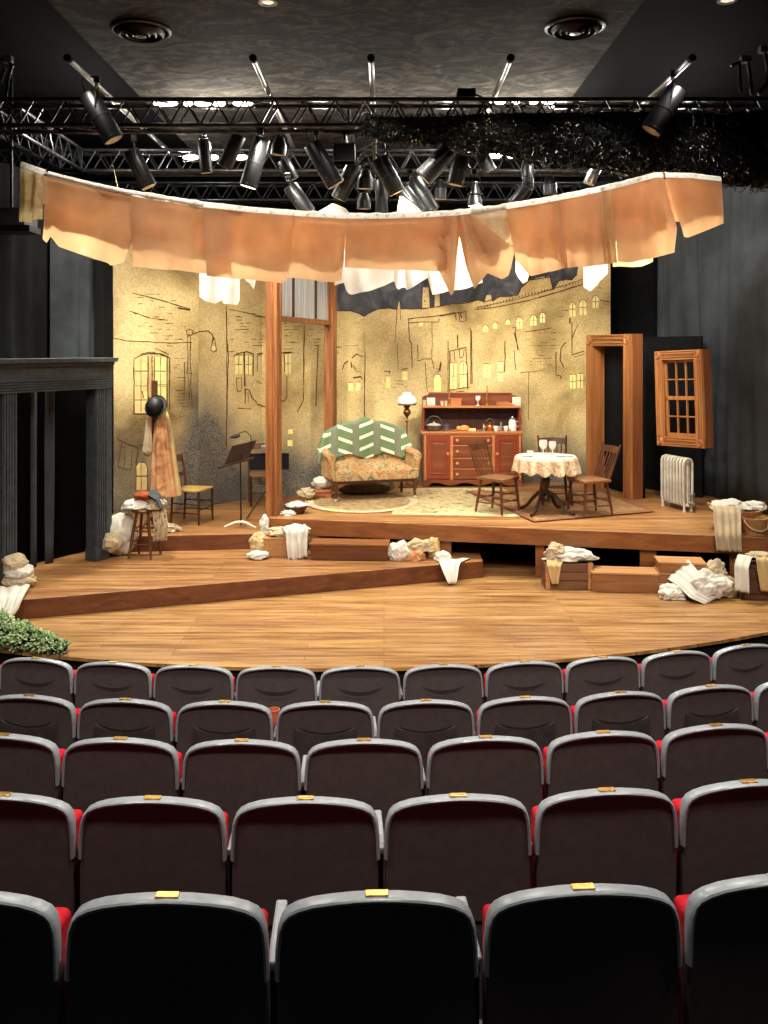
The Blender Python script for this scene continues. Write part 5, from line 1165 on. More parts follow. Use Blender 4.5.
t = thing('milk_can', 'white enamel milk can with a lid at the right end of the dresser counter', 'jug', (X(512.5, CYY + .05), CYY + .05, CZ))
b = MB(); b.lathe([(0, .001), (.065, .001), (.068, .02), (.062, .14), (.045, .165), (.045, .18), (0, .18)], n=20); b.build('body', M['china'], t, smooth=True)
b = MB(); b.lathe([(.05, .18), (.05, .195), (.02, .2), (.015, .215), (0, .217)], n=20); b.build('lid', M['pewter'], t, smooth=True)
b = MB(); b.tube([(.06, 0, .15), (.095, 0, .14), (.095, 0, .07), (.063, 0, .05)], .007, 6); b.build('handle', M['china'], t, smooth=True)
# ---- rush-seated chairs at stage left
def rush_chair(label, loc, rotz, seat):
    t = thing('side_chair', label, 'chair', loc, rotz, 'chairs at stage left')
    b = MB(); b.prism([(-.21, -.21), (.21, -.21), (.19, .19), (-.19, .19)], .435, .465); b.build('seat', seat, t, bevel=.01)
    for s in (-1, 1):
        b = MB(); b.tube([(s * .2, -.2, .45), (s * .2, -.2, .2), (s * .2, -.205, .002)], [.018, .018, .014], 8); b.build('front_leg', M['dark_wood'], t, smooth=True)
        b = MB(); b.tube([(s * .185, .22, .002), (s * .185, .19, .45), (s * .19, .22, .7), (s * .195, .27, .9)], [.015, .019, .017, .014], 8); b.build('back_post', M['chair_wood'], t, smooth=True)
        for z in (.15, .27):
            b = MB(); b.rod((s * .2, -.2, z), (s * .185, .2, z), .009, n=6); b.build('stretcher', M['dark_wood'], t, smooth=True)
    for z in (.2, .3):
        b = MB(); b.rod((-.2, -.2, z), (.2, -.2, z), .009, n=6); b.build('stretcher', M['dark_wood'], t, smooth=True)
    for z, h, y in ((.8, .09, .245), (.6, .05, .21)):
        b = MB(); b.grid(lambda u, v: Vector((-.19 + .38 * u, y + .03 * (1 - (2 * u - 1) ** 2) + .02 * v, z + h * v)), 10, 2); b.build('back_slat', M['chair_wood'], t, solid=.014)
    return t
rush_chair('rush-seated wooden chair beside the coat rack', (-2.6, 12.2, ZL2), face_rot(.96, -.27), M['rush'])
rush_chair('brown wooden chair behind the left timber upright and black music stand', (-1.83, 13.62, ZL2), face_rot(.25, -1), M['chair_seat'])
# ---- music stands
def plate4(name, mat, parent, corners, root, th=.008):
    b = MB(); P = [c - root for c in corners]; n = (P[1] - P[0]).cross(P[3] - P[0]).normalized() * th
    A = [b.bm.verts.new(p) for p in P]; B = [b.bm.verts.new(p + n) for p in P]; b.face(A); b.face(B[::-1])
    for i in range(4): b.face([A[i], A[(i + 1) % 4], B[(i + 1) % 4], B[i]])
    return b.build(name, mat, parent)
g = ground(241, 527.5, ZL2); t = thing('music_stand', 'dark music stand with a clip-on light and a pale curved base', 'music stand', g, 0, 'music stands')
cs = [at(224, 466, 11.62), at(232.5, 446, 11.72), at(257, 440, 11.98), at(247.5, 459.5, 11.88)]
dk_mat = plain('dark brown desk', (52, 34, 24), .5, var=.2)
plate4('desk', dk_mat, t, cs, g)
b = MB(); e = (cs[0] + cs[3]) / 2 - g; d = (cs[3] - cs[0]).normalized(); b.box(-.28, .28, -.03, .012, -.012, .012, Matrix.Translation(e) @ Matrix.Rotation(math.atan2(d.y, d.x), 4, 'Z') @ Matrix.Rotation(-math.asin(d.z), 4, 'Y')); b.build('desk_lip', dk_mat, t)
mid = sum(cs, Vector()) / 4 - g
b = MB(); b.rod((0, 0, .03), mid, .011, .009, 8); b.build('pole', M['black_metal'], t, smooth=True)
for k in range(3):
    a = R(200 + 120 * k if k else 180); a = (R(187), R(-20), R(80))[k]
    d = Vector((math.cos(a), math.sin(a), 0)); b = MB(); b.tube([Vector((0, 0, .075)), d * .07 + Vector((0, 0, .07)), d * .16 + Vector((0, 0, .035)), d * .22 + Vector((0, 0, .012))], [.02, .018, .014, .01], 8); b.build('foot', M['stand_white'], t, smooth=True)
o = MB(); o.tube([at(251, 444, 11.9) - g, at(251, 436, 11.88) - g, at(246, 431.5, 11.86) - g, at(240, 432.5, 11.84) - g, at(237, 435.5, 11.83) - g], .006, 6); cl = o.build('gooseneck', M['black_metal'], t, smooth=True)
o = MB(); o.tube([at(240, 435, 11.84) - g, at(236, 436.3, 11.83) - g, at(230, 437.5, 11.82) - g], [.018, .03, .014], 8); o.build('light_head', M['black_metal'], cl, smooth=True)
g = ground(267, 510.5, ZL2); t = thing('music_stand', 'black music stand with a wide flat desk half hidden by the left timber upright', 'music stand', g, 0, 'music stands')
plate4('desk', M['black'], t, [at(249, 470, 12.8), at(249, 453.5, 12.86), at(289, 453, 12.86), at(289, 469.5, 12.8)], g, .012)
b = MB(); b.rod((0, 0, .25), at(269, 462, 12.9) - g, .011, n=8); b.build('pole', M['black_metal'], t, smooth=True)
for px, py in ((247, 519), (285, 517), (268, 504)):
    b = MB(); e = ground(px, py, ZL2) - g; b.tube([(0, 0, .3), e * .15 + Vector((0, 0, .27)), e + Vector((0, 0, .012))], .01, 6); b.build('leg', M['black_metal'], t, smooth=True)
b = MB(); b.tube([at(262, 453, 12.84) - g, at(262, 447, 12.84) - g, at(266, 444, 12.82) - g], .006, 6); c_ = b.build('gooseneck', M['pewter'], t, smooth=True)
b = MB(); e = at(266, 449, 12.82) - g; b.box(e.x - .07, e.x + .07, e.y - .02, e.y + .02, e.z - .05, e.z + .05); b.build('light_head', M['pewter'], c_, bevel=.008)

# ---- coat rack with hat and coats
def garment(b, top, zb, w0, w1, d0, d1, seed, lean=(0, 0), folds=7, nv=22):
    top = Vector(top)
    def fn(u, v):
        a = 2 * PI * u; k = .16 * math.sin(a * folds + 1.5 * math.sin(v * 2 + seed) + seed) * min(1, v * 2 + .2) + .12 * mnoise.noise(Vector((math.cos(a) * 1.5, math.sin(a) * 1.5, v * 2.5 + seed * 3)))
        sh = min(1, (v * 6) ** .5); W = (w0 + (w1 - w0) * v) * sh * (1 + k); Dp = (d0 + (d1 - d0) * v) * sh * (1 + k)
        hem = .03 * mnoise.noise(Vector((math.cos(a) * 2, math.sin(a) * 2, seed))) * v
        return Vector((top.x + lean[0] * v + W * math.cos(a), top.y + lean[1] * v + Dp * math.sin(a), top.z + (zb - top.z) * v + hem))
    b.grid(fn, 64, nv)
rk = Vector((gx(154.5, 11.75), 11.75, ZL2)); t = thing('coat_rack', 'slim wooden coat stand behind the stool', 'coat rack', rk)
zt = gz(380.5, 11.75) - ZL2
b = MB(); b.box(-.035, .035, -.03, .03, .05, zt); b.build('pole', M['chair_wood'], t, bevel=.006)
for k in range(4):
    a = R(45 + 90 * k); d = Vector((math.cos(a), math.sin(a), 0)); b = MB(); b.tube([Vector((0, 0, .2)), d * .1 + Vector((0, 0, .12)), d * .2 + Vector((0, 0, .02))], [.025, .022, .018], 8); b.build('foot', M['chair_wood'], t, smooth=True)
for s in (-1, 1):
    b = MB(); b.tube([(s * .02, -.03, zt - .3), (s * .05, -.1, zt - .26), (s * .05, -.12, zt - .2)], .01, 6); b.build('peg', M['chair_wood'], t, smooth=True)
hc = at(156, 406.5, 11.58); t = thing('bowler_hat', 'black bowler hat hung on the coat stand', 'hat', hc); HM = Matrix.Rotation(R(68), 3, 'X'); HM = Matrix.Rotation(R(-28), 3, 'Z') @ HM
HM = Matrix.Rotation(R(-30), 3, 'Y') @ Matrix.Rotation(R(62), 3, 'X')
b = MB(); b.lathe([(.108, 0), (.112, .03), (.108, .075), (.08, .115), (.04, .13), (0, .133)], n=28, M=HM, caps=False); b.build('crown', M['felt'], t, smooth=True)
b = MB(); b.lathe([(.1, .002), (.14, -.004), (.152, .012), (.15, .018), (.138, .006), (.108, .012)], n=32, M=HM); b.build('brim', M['felt'], t, smooth=True)
b = MB(); b.lathe([(.1135, .008), (.1145, .03), (.111, .034), (.111, .008)], n=28, M=HM, caps=False); b.build('hat_band', M['black'], t, smooth=True)
c = at(160, 410, 11.64); b = MB(); garment(b, (0, 0, 0), gz(496, 11.64) - c.z, .06, .15, .05, .085, 2.0, (.03, 0)); tag(b.build('long_coat', M['coat'], loc=c, smooth=True, auto=False), 'long pinkish tan coat hanging from the coat stand under the hat', 'coat')
c = at(167, 411, 11.8); b = MB(); garment(b, (0, 0, 0), gz(495, 11.8) - c.z, .03, .1, .04, .06, 5.0, (.085, .0)); tag(b.build('straw_shawl', M['coat_pale'], loc=c, smooth=True, auto=False), 'straw coloured cloth hanging behind the tan coat, on its right', 'coat')
c = at(149, 414, 11.66); b = MB(); garment(b, (0, 0, 0), gz(452, 11.66) - c.z, .025, .06, .02, .03, 7.0, (-.02, 0), 4); tag(b.build('white_scarf', M['sheer'], loc=c, smooth=True, auto=False), 'thin white scarf hanging under the left of the bowler hat', 'scarf')
# ---- stool and its pile
sg_ = Vector((gx(145, 11.02), 11.02, ZL1)); t = thing('wooden_stool', 'four-legged brown wooden stool at the edge of the step, piled with cloth', 'stool', sg_)
b = MB(); b.lathe([(0, .555), (.15, .555), (.165, .565), (.165, .585), (.15, .595), (0, .592)], n=28); b.build('seat', M['chair_wood'], t, smooth=True)
Lg = []
for k in range(4):
    a = R(35 + 90 * k); d = Vector((math.cos(a), math.sin(a), 0)); b = MB(); b.tube([d * .1 + Vector((0, 0, .56)), d * .155 + Vector((0, 0, .28)), d * .2 + Vector((0, 0, .002))], [.017, .021, .015], 8); b.build('leg', M['chair_wood'], t, smooth=True); Lg.append(d)
for k in range(4):
    for z in (.17 + .03 * (k % 2), .33 + .03 * (k % 2)):
        r0 = .2 - .1 * z / .56; b = MB(); b.rod(Lg[k] * r0 + Vector((0, 0, z)), Lg[(k + 1) % 4] * r0 + Vector((0, 0, z)), .01, n=6); b.build('rung', M['chair_wood'], t, smooth=True)
def heap(name, label, cat, mat, px, py, D, rx, ry, rz, seed, zf, amp=.2, freq=2.6, group=None):
    c = at(px, py, D); b = MB(); b.bundle((0, 0, 0), (rx, ry, rz), seed, amp * .8, freq, zf - c.z + .002)
    return tag(b.build(name, M[mat] if isinstance(mat, str) else mat, loc=c, smooth=True, auto=False), label, cat, group)
SZ0 = ZL1 + .597; G1 = 'cloths on the stool'
heap('folded_linen', 'white folded linen at the left of the pile on the stool', 'cloth', 'linen', 136, 506.5, 11.0, .17, .13, .1, 41, SZ0, .14, 2.2, G1)
heap('patterned_cloth', 'brown and grey patterned cloth at the right of the pile on the stool', 'cloth', 'stripe_cloth', 156.5, 506, 10.98, .11, .12, .12, 42, SZ0, .2, 2.6, G1)
heap('rust_cap', 'rust-red cloth cap on top of the pile on the stool', 'cap', 'rust_cloth', 143, 495.5, 11.0, .12, .11, .05, 43, SZ0 + .05, .14, 2.0, G1)
b = MB(); c = at(155, 500, 11.0); b.drape([at(150, 492, 11.0) - c, at(158, 497, 10.93) - c, at(163, 507, 10.9) - c], (0, .1, .02), 44, 2, .012); tag(b.build('checked_cloth', M['pewter'] if False else M['curtain_grey'], loc=c, smooth=True, auto=False, solid=.006), 'grey and white checked cloth draped over the right of the stool pile', 'cloth', G1)
b = MB(); c = at(160, 522, 10.9)
b.drape([at(159, 510, 10.92) - c, at(161, 525, 10.86) - c, at(160, 541, 10.86) - c], (.08, .02, 0), 45, 3, .015); tag(b.build('dark_towel', M['stripe_cloth'], loc=c, smooth=True, auto=False, solid=.005), 'patterned towel hanging down the right side of the stool', 'cloth', G1)
heap('laundry_sack', 'large white laundry sack leaning behind the left of the stool', 'sack', 'linen', 121, 533, 11.12 - .02, .2, .13, .26, 46, ZL1, .16, 1.8)
heap('laundry_sack', 'small dirty white bundle on the floor left of the stool', 'sack', 'cream', 112, 542, 10.9, .12, .1, .12, 47, ZL1, .18, 2.2)
heap('folded_cloth', 'patterned cloth on the step behind the right of the stool', 'cloth', 'stripe_cloth', 167, 528.5, 11.6, .16, .12, .07, 48, ZL2, .2, 3)
# ---- linen at the left edge and the fallen tree
g = Vector((gx(17, 9.6), 9.6, ZL1))
for k, (px, py, rx, rz, mat, lab) in enumerate(((19, 580.5, .18, .09, 'cream', 'bottom cream bundle of the stack at the left edge of the stage'), (19, 572, .15, .09, 'linen', 'middle white bundle of the stack at the left edge of the stage'), (15, 563, .13, .1, 'cream', 'top cream bundle of the stack at the left edge of the stage'))):
    heap('linen_bundle', lab, 'cloth', mat, px, py, 9.6, rx, .13, rz, 50 + k, ZL1 + k * .09, .16, 2.2, 'stacked linen bundles')
b = MB(); c = at(8, 592, 9.1); b.drape([at(12, 586, 9.42) - c, at(9, 597, 9.02) - c, at(4, 612, 8.86) - c, at(-2, 619, 8.78) - c], (.17, .06, 0), 53, 3, .02, w2=(.1, .04, 0)); tag(b.build('white_sheet', M['linen'], loc=c, smooth=True, auto=False, solid=.004), 'thin white sheet spilling over the step at the left edge', 'cloth')
t0 = ground(65, 655.5, 0); tip = Vector((t0.x, t0.y + .03, .05)); base = Vector((-4.55, 8.5, .36)); ax = (base - tip)
t = thing('artificial_tree', 'flocked green artificial tree lying on its side at the left front of the stage', 'tree', tip)
b = MB(); b.rod((0, 0, 0), ax, .012, .03, 8); b.build('trunk', M['dark_wood'], t, smooth=True)
gmat = multi('green needles', [(.3, (70, 108, 52)), (.42, (124, 166, 88)), (.52, (170, 204, 132)), (.58, (242, 240, 214)), (.66, (240, 238, 212)), (.75, (130, 170, 92))], 45)
rnd = random.Random(8); n_ = ax.normalized(); e1 = n_.orthogonal().normalized(); e2 = n_.cross(e1)
tiers = 8
for k in range(tiers):
    t0_, t1_ = k / tiers, (k + 1.25) / tiers; b = MB()
    b.mi = 1
    for _ in range(900):
        s = rnd.random(); tt = t0_ + (t1_ - t0_) * s; tt = min(tt, 1.1); a = rnd.random() * 2 * PI
        rmax = (.05 + .30 * (k + 1) / tiers) * (.35 + .65 * s); rr = rmax * (.25 + .75 * rnd.random() ** .5)
        o_ = e1 * math.cos(a) + e2 * math.sin(a); p = ax * tt + o_ * rr
        if p.z + tip.z < .01: p.z = .01 - tip.z + .03 * rnd.random()
        d = (o_ * .8 + n_ * .5 + Vector((rnd.gauss(0, .5), rnd.gauss(0, .5), rnd.gauss(0, .5)))).normalized(); q = d.orthogonal().normalized(); q = Matrix.Rotation(rnd.random() * 6, 3, d) @ q * .013; l = .03 + .025 * rnd.random()
        pe = p + d * l
        if pe.z + tip.z < .004: pe.z = .004 - tip.z
        b.mi = 1 if rr < rmax * .72 else 0  # inner needles darker, shade between the tiers put into colour
        b.poly([p - q, p + q, pe + q * .4, pe - q * .4])
    b.build('branch_tier', [gmat, plain('shaded inner needles', (20, 34, 22), .8)], t)
# ---- baskets and linen round the step
bk = Vector((gx(279, 11.12), 11.1, ZL1)); t = thing('linen_basket', 'square wicker basket on the low platform below the left timber upright', 'basket', bk)
b = MB(); b.box(-.17, .17, -.11, .11, .002, .235, taper=1.12); b.box(-.195, .195, -.13, .13, .215, .24); b.build('body', M['wicker'], t, bevel=.012)
b = MB(); c = at(298, 540, 10.9); b.drape([at(288, 530, 11.15) - c, at(294, 526.5, 11.02) - c, at(297, 531, 10.93) - c, at(297, 545, 10.89) - c, at(298, 559, 10.87) - c], (.155, -.0, .015), 61, 3, .03, 26, 22, w2=(.115, 0, .02), jag=.12)
tag(b.build('crumpled_sheet', M['linen'], loc=c, smooth=True, auto=False, solid=.006), 'white sheet hanging over the right of the square wicker basket', 'cloth', 'linen round the wicker basket')
heap('crumpled_sheet', 'white linen bulging out of the right of the square wicker basket', 'cloth', 'linen', 296, 531, 11.1, .16, .1, .09, 72, ZL1 + .235, .2, 2.4, 'linen round the wicker basket')
heap('crumpled_sheet', 'cream cloth lying on top of the square wicker basket', 'cloth', 'cream', 279, 532, 11.1, .15, .11, .06, 62, ZL1 + .24, .25, 3, 'linen round the wicker basket')
heap('crumpled_sheet', 'tan printed cloth bunched against the left of the square wicker basket', 'cloth', 'pillowcase', 258.5, 543, 11.05, .11, .1, .13, 63, ZL1, .22, 2.6, 'linen round the wicker basket')
heap('crumpled_sheet', 'flat white cloth on the floor left of the square wicker basket', 'cloth', 'linen', 258, 555, 10.9, .13, .09, .05, 64, ZL1, .2, 2.4, 'linen round the wicker basket')
heap('crumpled_sheet', 'white cloth tucked behind the foot of the left timber upright', 'cloth', 'linen', 264.5, 526, 11.35, .06, .06, .14, 65, ZL1 + .0, .2, 2.4, 'linen round the wicker basket')
bk = Vector((gx(296, 11.75), 11.75, ZP)); t = thing('hoop_basket', 'low dark basket with a thin hoop handle beside the left timber upright', 'basket', bk)
b = MB(); b.lathe([(0, .002), (.1, .002), (.15, .09), (.158, .1), (.145, .1), (.09, .02), (0, .02)], n=24); b.build('body', M['wicker_dark'], t, smooth=True)
b = MB(); b.tube([(.15 * math.cos(a * PI / 14), 0, .09 + .24 * math.sin(a * PI / 14)) for a in range(15)], .006, 6); b.build('handle', M['wicker_dark'], t, smooth=True)
heap('white_napkin', 'white cloth heaped in the hoop-handled basket', 'cloth', 'linen', 298, 506, 11.72, .16, .1, .06, 66, ZP + .095, .2, 2.4)
heap('white_napkin', 'white cloth on the boards at the foot of the hoop-handled basket', 'cloth', 'linen', 288, 514, 11.6, .09, .07, .05, 67, ZP, .25, 2.6)
g = Vector((gx(322, 13.1), 13.0, ZP)); t = thing('suitcase', 'small tan suitcase on the floor left of the settee', 'suitcase', (gx(319, 12.95), 12.95, ZP), R(15))
b = MB(); b.box(-.17, .17, -.12, .12, .002, .13); b.build('case', M['book'], t, bevel=.015)
b = MB(); b.box(-.172, .172, -.122, .122, .085, .095); b.tube([(-.05, -.122, .06), (-.05, -.14, .05), (.05, -.14, .05), (.05, -.122, .06)], .006, 6); b.build('handle', M['wicker_dark'], t)
heap('white_bundle', 'round white linen bundle on the tan suitcase', 'cloth', 'linen', 322, 482.5, 12.95, .14, .1, .09, 68, ZP + .132, .18, 2.2)
heap('white_bundle', 'cream linen bundle on the floor left of the tan suitcase', 'cloth', 'cream', 306, 493, 12.7, .12, .1, .08, 69, ZP, .22, 2.4)
heap('grey_bundle', 'dark grey bundle under the settee', 'cloth', 'grey_cloth', 364, 489, 13.25, .36, .12, .09, 70, ZP + .014, .12, 2)
heap('white_bundle', 'small white cloth under the right end of the settee', 'cloth', 'linen', 390.5, 486, 13.45, .06, .05, .07, 71, ZP + .014, .15, 2)
# ---- step boxes, crates
def wbox(name, label, cat, x0, x1, d0, d1, z0, z1, rot, mats, group=None, loc=None):
    t = thing(name, label, cat, loc, rot, group); b = MB(); b.box(x0, x1, d0, d1, z0, z1 - .022); b.build('carcase', mats[0], t, bevel=.004)
    b = MB(); n = 3
    for k in range(n):
        a = d0 - .012 + (d1 - d0 + .02) * k / n; b.box(x0 - .01, x1 + .01, a, a + (d1 - d0 + .02) / n - .004, z1 - .022, z1)
    b.build('tread', mats[1], t, bevel=.003); return t
g = ground(310, 560, ZL1); wbox('step_box', 'long brown step box on the low platform in front of the tall platform', 'step', 0, gx(388, 10.85) - gx(310, 10.85), 0, .3, .002, .2, R(-4), (M['riser'], M['fascia']), 'step boxes', (g.x, g.y, ZL1))
g = Vector((gx(593, 10.12), 10.16, 0)); wbox('step_box', 'long wooden step box on the stage right of the cloth-covered crate', 'step', 0, .735, 0, .3, .002, .225, R(-6), (M['box_wood'], M['box_top']), 'step boxes', g)
g = Vector((gx(660, 10.05), 10.08, 0))
for k, lab in enumerate(('bottom box of the flat wooden stack beside the long step box', 'middle box of the flat wooden stack beside the long step box', 'top box of the flat wooden stack beside the long step box')):
    wbox('stacked_box', lab, 'box', .0, .5 if k == 2 else .52, 0 - .0, .3, .002, .118, R(-8), (M['box_wood'], M['box_top']), 'stacked boxes', (g.x + .0, g.y, k * .12))
g = Vector((gx(546, 10.25), 10.28, 0)); t = thing('crate', 'weathered slatted crate under a white cloth in front of the tall platform', 'crate', g, R(-3)); cw_, cd, ch = .53, .28, .3
for x in (0, cw_ - .04):
    b = MB()
    for y in (0, cd - .04): b.box(x, x + .04, y, y + .04, .002, ch)
    b.build('corner_post', M['crate'], t, bevel=.003)
b = MB()
for k in range(3):
    z = .004 + k * .1; b.box(-.012, cw_ + .012, -.012, 0, z, z + .09); b.box(-.012, cw_ + .012, cd, cd + .012, z, z + .09); b.box(-.012, 0, 0, cd, z, z + .09); b.box(cw_, cw_ + .012, 0, cd, z, z + .09)
b.box(0, cw_, 0, cd, .01, .02); b.build('slats', M['crate'], t, bevel=.003)
for x in (.0, cw_ - .05):
    b = MB(); b.box(x, x + .05, -.02, -.012, .004, ch - .004); b.build('batten', M['box_top'], t)
C0 = 'cloths on the crate'
heap('crumpled_sheet', 'white crumpled sheet heaped on the slatted crate', 'cloth', 'linen', 570, 556, 10.42, .27, .14, .1, 80, .305, .22, 2.8, C0)
heap('crumpled_sheet', 'cream peak of cloth at the left of the heap on the slatted crate', 'cloth', 'cream', 555, 552, 10.4, .11, .1, .1, 81, .305, .28, 2.8, C0)
b = MB(); c = at(554, 570, 10.2); b.drape([at(555, 560, 10.3) - c, at(554, 566, 10.22) - c, at(555, 584, 10.21) - c], (.1, 0, 0), 82, 2, .012, w2=(.035, 0, 0)); tag(b.build('tan_cloth', M['coat_pale'], loc=c, smooth=True, auto=False, solid=.004), 'pointed tan cloth hanging down the front of the slatted crate', 'cloth', C0)
C1 = 'clothes heap on the low platform'
heap('white_blouse', 'white crumpled blouse at the left of the clothes heap on the low platform', 'cloth', 'linen', 399, 553, 10.85, .13, .1, .15, 84, ZL1, .24, 2.6, C1)
heap('tan_cushion', 'tan cushion in the middle of the clothes heap on the low platform', 'cushion', 'coat', 415, 556, 10.86, .13, .1, .1, 85, ZL1, .14, 2.0, C1)
heap('cream_garment', 'cream garment draped over the tan cushion', 'cloth', 'cream', 420, 546, 10.9, .15, .09, .09, 86, ZL1 + .1, .28, 2.8, C1)
heap('tan_cushion', 'tan pointed cushion at the back of the clothes heap', 'cushion', 'coat_pale', 434, 549, 10.95, .08, .08, .14, 87, ZL1, .18, 2.2, C1)
heap('folded_linen', 'folded white linen at the right of the clothes heap', 'cloth', 'linen', 443, 557, 10.8, .1, .08, .08, 88, ZL1, .18, 2.2, C1)
b = MB(); c = at(450, 566, 10.5); b.drape([at(455, 559, 10.82) - c, at(450, 563, 10.58) - c, at(450, 568, 10.5) - c, at(452, 583.5, 10.4) - c], (.2, .07, .0), 89, 3, .018, w2=(.05, .015, 0)); tag(b.build('white_sheet', M['linen'], loc=c, smooth=True, auto=False, solid=.004), 'white sheet hanging over the edge of the low platform onto the stage', 'cloth')
# ---- right-hand linen
C2 = 'linen heap at the right of the stage'
heap('linen_heap', 'white crumpled linen at the left of the heap before the stacked boxes', 'cloth', 'linen', 673, 593, 9.9, .15, .11, .1, 90, 0, .24, 2.6, C2)
heap('linen_heap', 'large white crumpled linen in the middle of the heap before the stacked boxes', 'cloth', 'linen', 707, 586, 9.92, .24, .16, .18, 91, 0, .26, 2.8, C2)
heap('linen_heap', 'tan-lined cloth standing up at the back of the linen heap', 'cloth', 'cream', 715, 572, 10.0, .12, .1, .14, 92, .02, .26, 2.6, C2)
heap('round_cushion', 'round cream cushion at the right end of the linen heap', 'cushion', 'cream', 729, 588, 9.98, .1, .1, .14, 93, 0, .1, 1.6, C2)
b = MB(); c = at(690, 580, 9.95); b.drape([at(678, 569, 10.05) - c, at(688, 578, 9.88) - c, at(698, 592, 9.76) - c, at(712, 600.5, 9.72) - c], (.13, .03, .1), 94, 4, .018, w2=(.1, .08, .02)); tag(b.build('long_white_sheet', M['linen'], loc=c, smooth=True, auto=False, solid=.004), 'long white sheet trailing from the stacked boxes down to the stage', 'cloth', C2)
bk = Vector((gx(736, 10.72), 10.72, ZP)); t = thing('laundry_basket', 'wide wicker laundry basket at the right end of the tall platform', 'basket', bk)
b = MB(); b.lathe([(0, .002), (.2, .002), (.27, .2), (.3, .235), (.3, .25), (.26, .245), (.19, .02), (0, .02)], n=32); b.build('body', M['wicker'], t, smooth=True)
for s in (-1, 1):
    b = MB(); b.tube([(s * .29, -.09, .23), (s * .32, -.05, .29), (s * .33, 0, .31), (s * .32, .05, .29), (s * .29, .09, .23)], .013, 8); b.build('handle', M['wicker'], t, smooth=True)
C3 = 'linen in the laundry basket'
heap('linen_heap', 'white linen filling the left of the wide laundry basket', 'cloth', 'linen', 728, 507, 10.72, .2, .18, .09, 95, ZP + .245, .2, 2.6, C3)
heap('linen_heap', 'white linen hanging over the right rim of the wide laundry basket', 'cloth', 'linen', 753, 508, 10.72, .15, .17, .08, 96, ZP + .245, .22, 2.6, C3)
b = MB(); c = at(728, 525, 10.3); b.drape([at(726, 506, 10.5) - c, at(727, 512, 10.38) - c, at(728, 535, 10.22) - c, at(729, 551.5, 10.2) - c], (.155, -.03, 0), 97, 4, .016, w2=(.13, -.03, 0)); tag(b.build('white_sheet', M['sheer'], loc=c, smooth=True, auto=False, solid=.004), 'pale gauzy sheet hanging from the laundry basket over the platform edge', 'cloth', C3)
bk = Vector((gx(755, 10.4), 10.4, ZP)); t = thing('small_bucket', 'small round wicker bucket with a bent handle in front of the laundry basket', 'basket', bk)
b = MB(); b.lathe([(0, .002), (.11, .002), (.135, .17), (.142, .18), (.142, .195), (.128, .195), (.105, .02), (0, .02)], n=28); b.build('body', M['wicker'], t, smooth=True)
b = MB(); b.tube([(.14 * math.cos(a * PI / 14), -.03 - .11 * math.sin(a * PI / 14), .18 - .12 * math.sin(a * PI / 14)) for a in range(15)], .008, 6); b.build('handle', M['cream'], t, smooth=True)
g = Vector((gx(757, 9.85), 9.92, 0)); t = thing('hamper', 'dark wicker hamper on the stage at the right edge of the view', 'hamper', g, R(-10))
b = MB(); b.box(-.17, .3, -.11, .12, .002, .36, taper=1.06); b.box(-.185, .315, -.125, .135, .35, .385); b.build('body', M['wicker_dark'], t, bevel=.01)
b = MB(); [b.box(-.18, .31, -.13, -.115, z, z + .02) for z in (.08, .24)]; b.build('band', M['chair_wood'], t)
b = MB(); c = at(744, 570, 9.8); b.drape([at(752, 557, 9.95) - c, at(745, 556, 9.82) - c, at(742, 566, 9.74) - c, at(742.5, 592, 9.72) - c], (.05, -.07, 0), 98, 2, .014); tag(b.build('white_sheet', M['linen'], loc=c, smooth=True, auto=False, solid=.006), 'white cloth hanging over the left side of the dark hamper', 'cloth', 'cloths on the hamper')
b = MB(); c = at(765, 570, 9.75); b.drape([at(766, 556, 9.9) - c, at(765, 559, 9.76) - c, at(766, 570, 9.74) - c, at(770, 592, 9.73) - c], (.09, -.02, 0), 99, 2, .012); tag(b.build('tan_shawl', M['coat_pale'], loc=c, smooth=True, auto=False, solid=.005), 'tan cloth hanging over the front of the dark hamper', 'cloth', 'cloths on the hamper')
heap('folded_linen', 'cream folded cloth on the lid of the dark hamper', 'cloth', 'cream', 760, 555, 9.93, .14, .08, .04, 100, .386, .18, 2.4, 'cloths on the hamper')

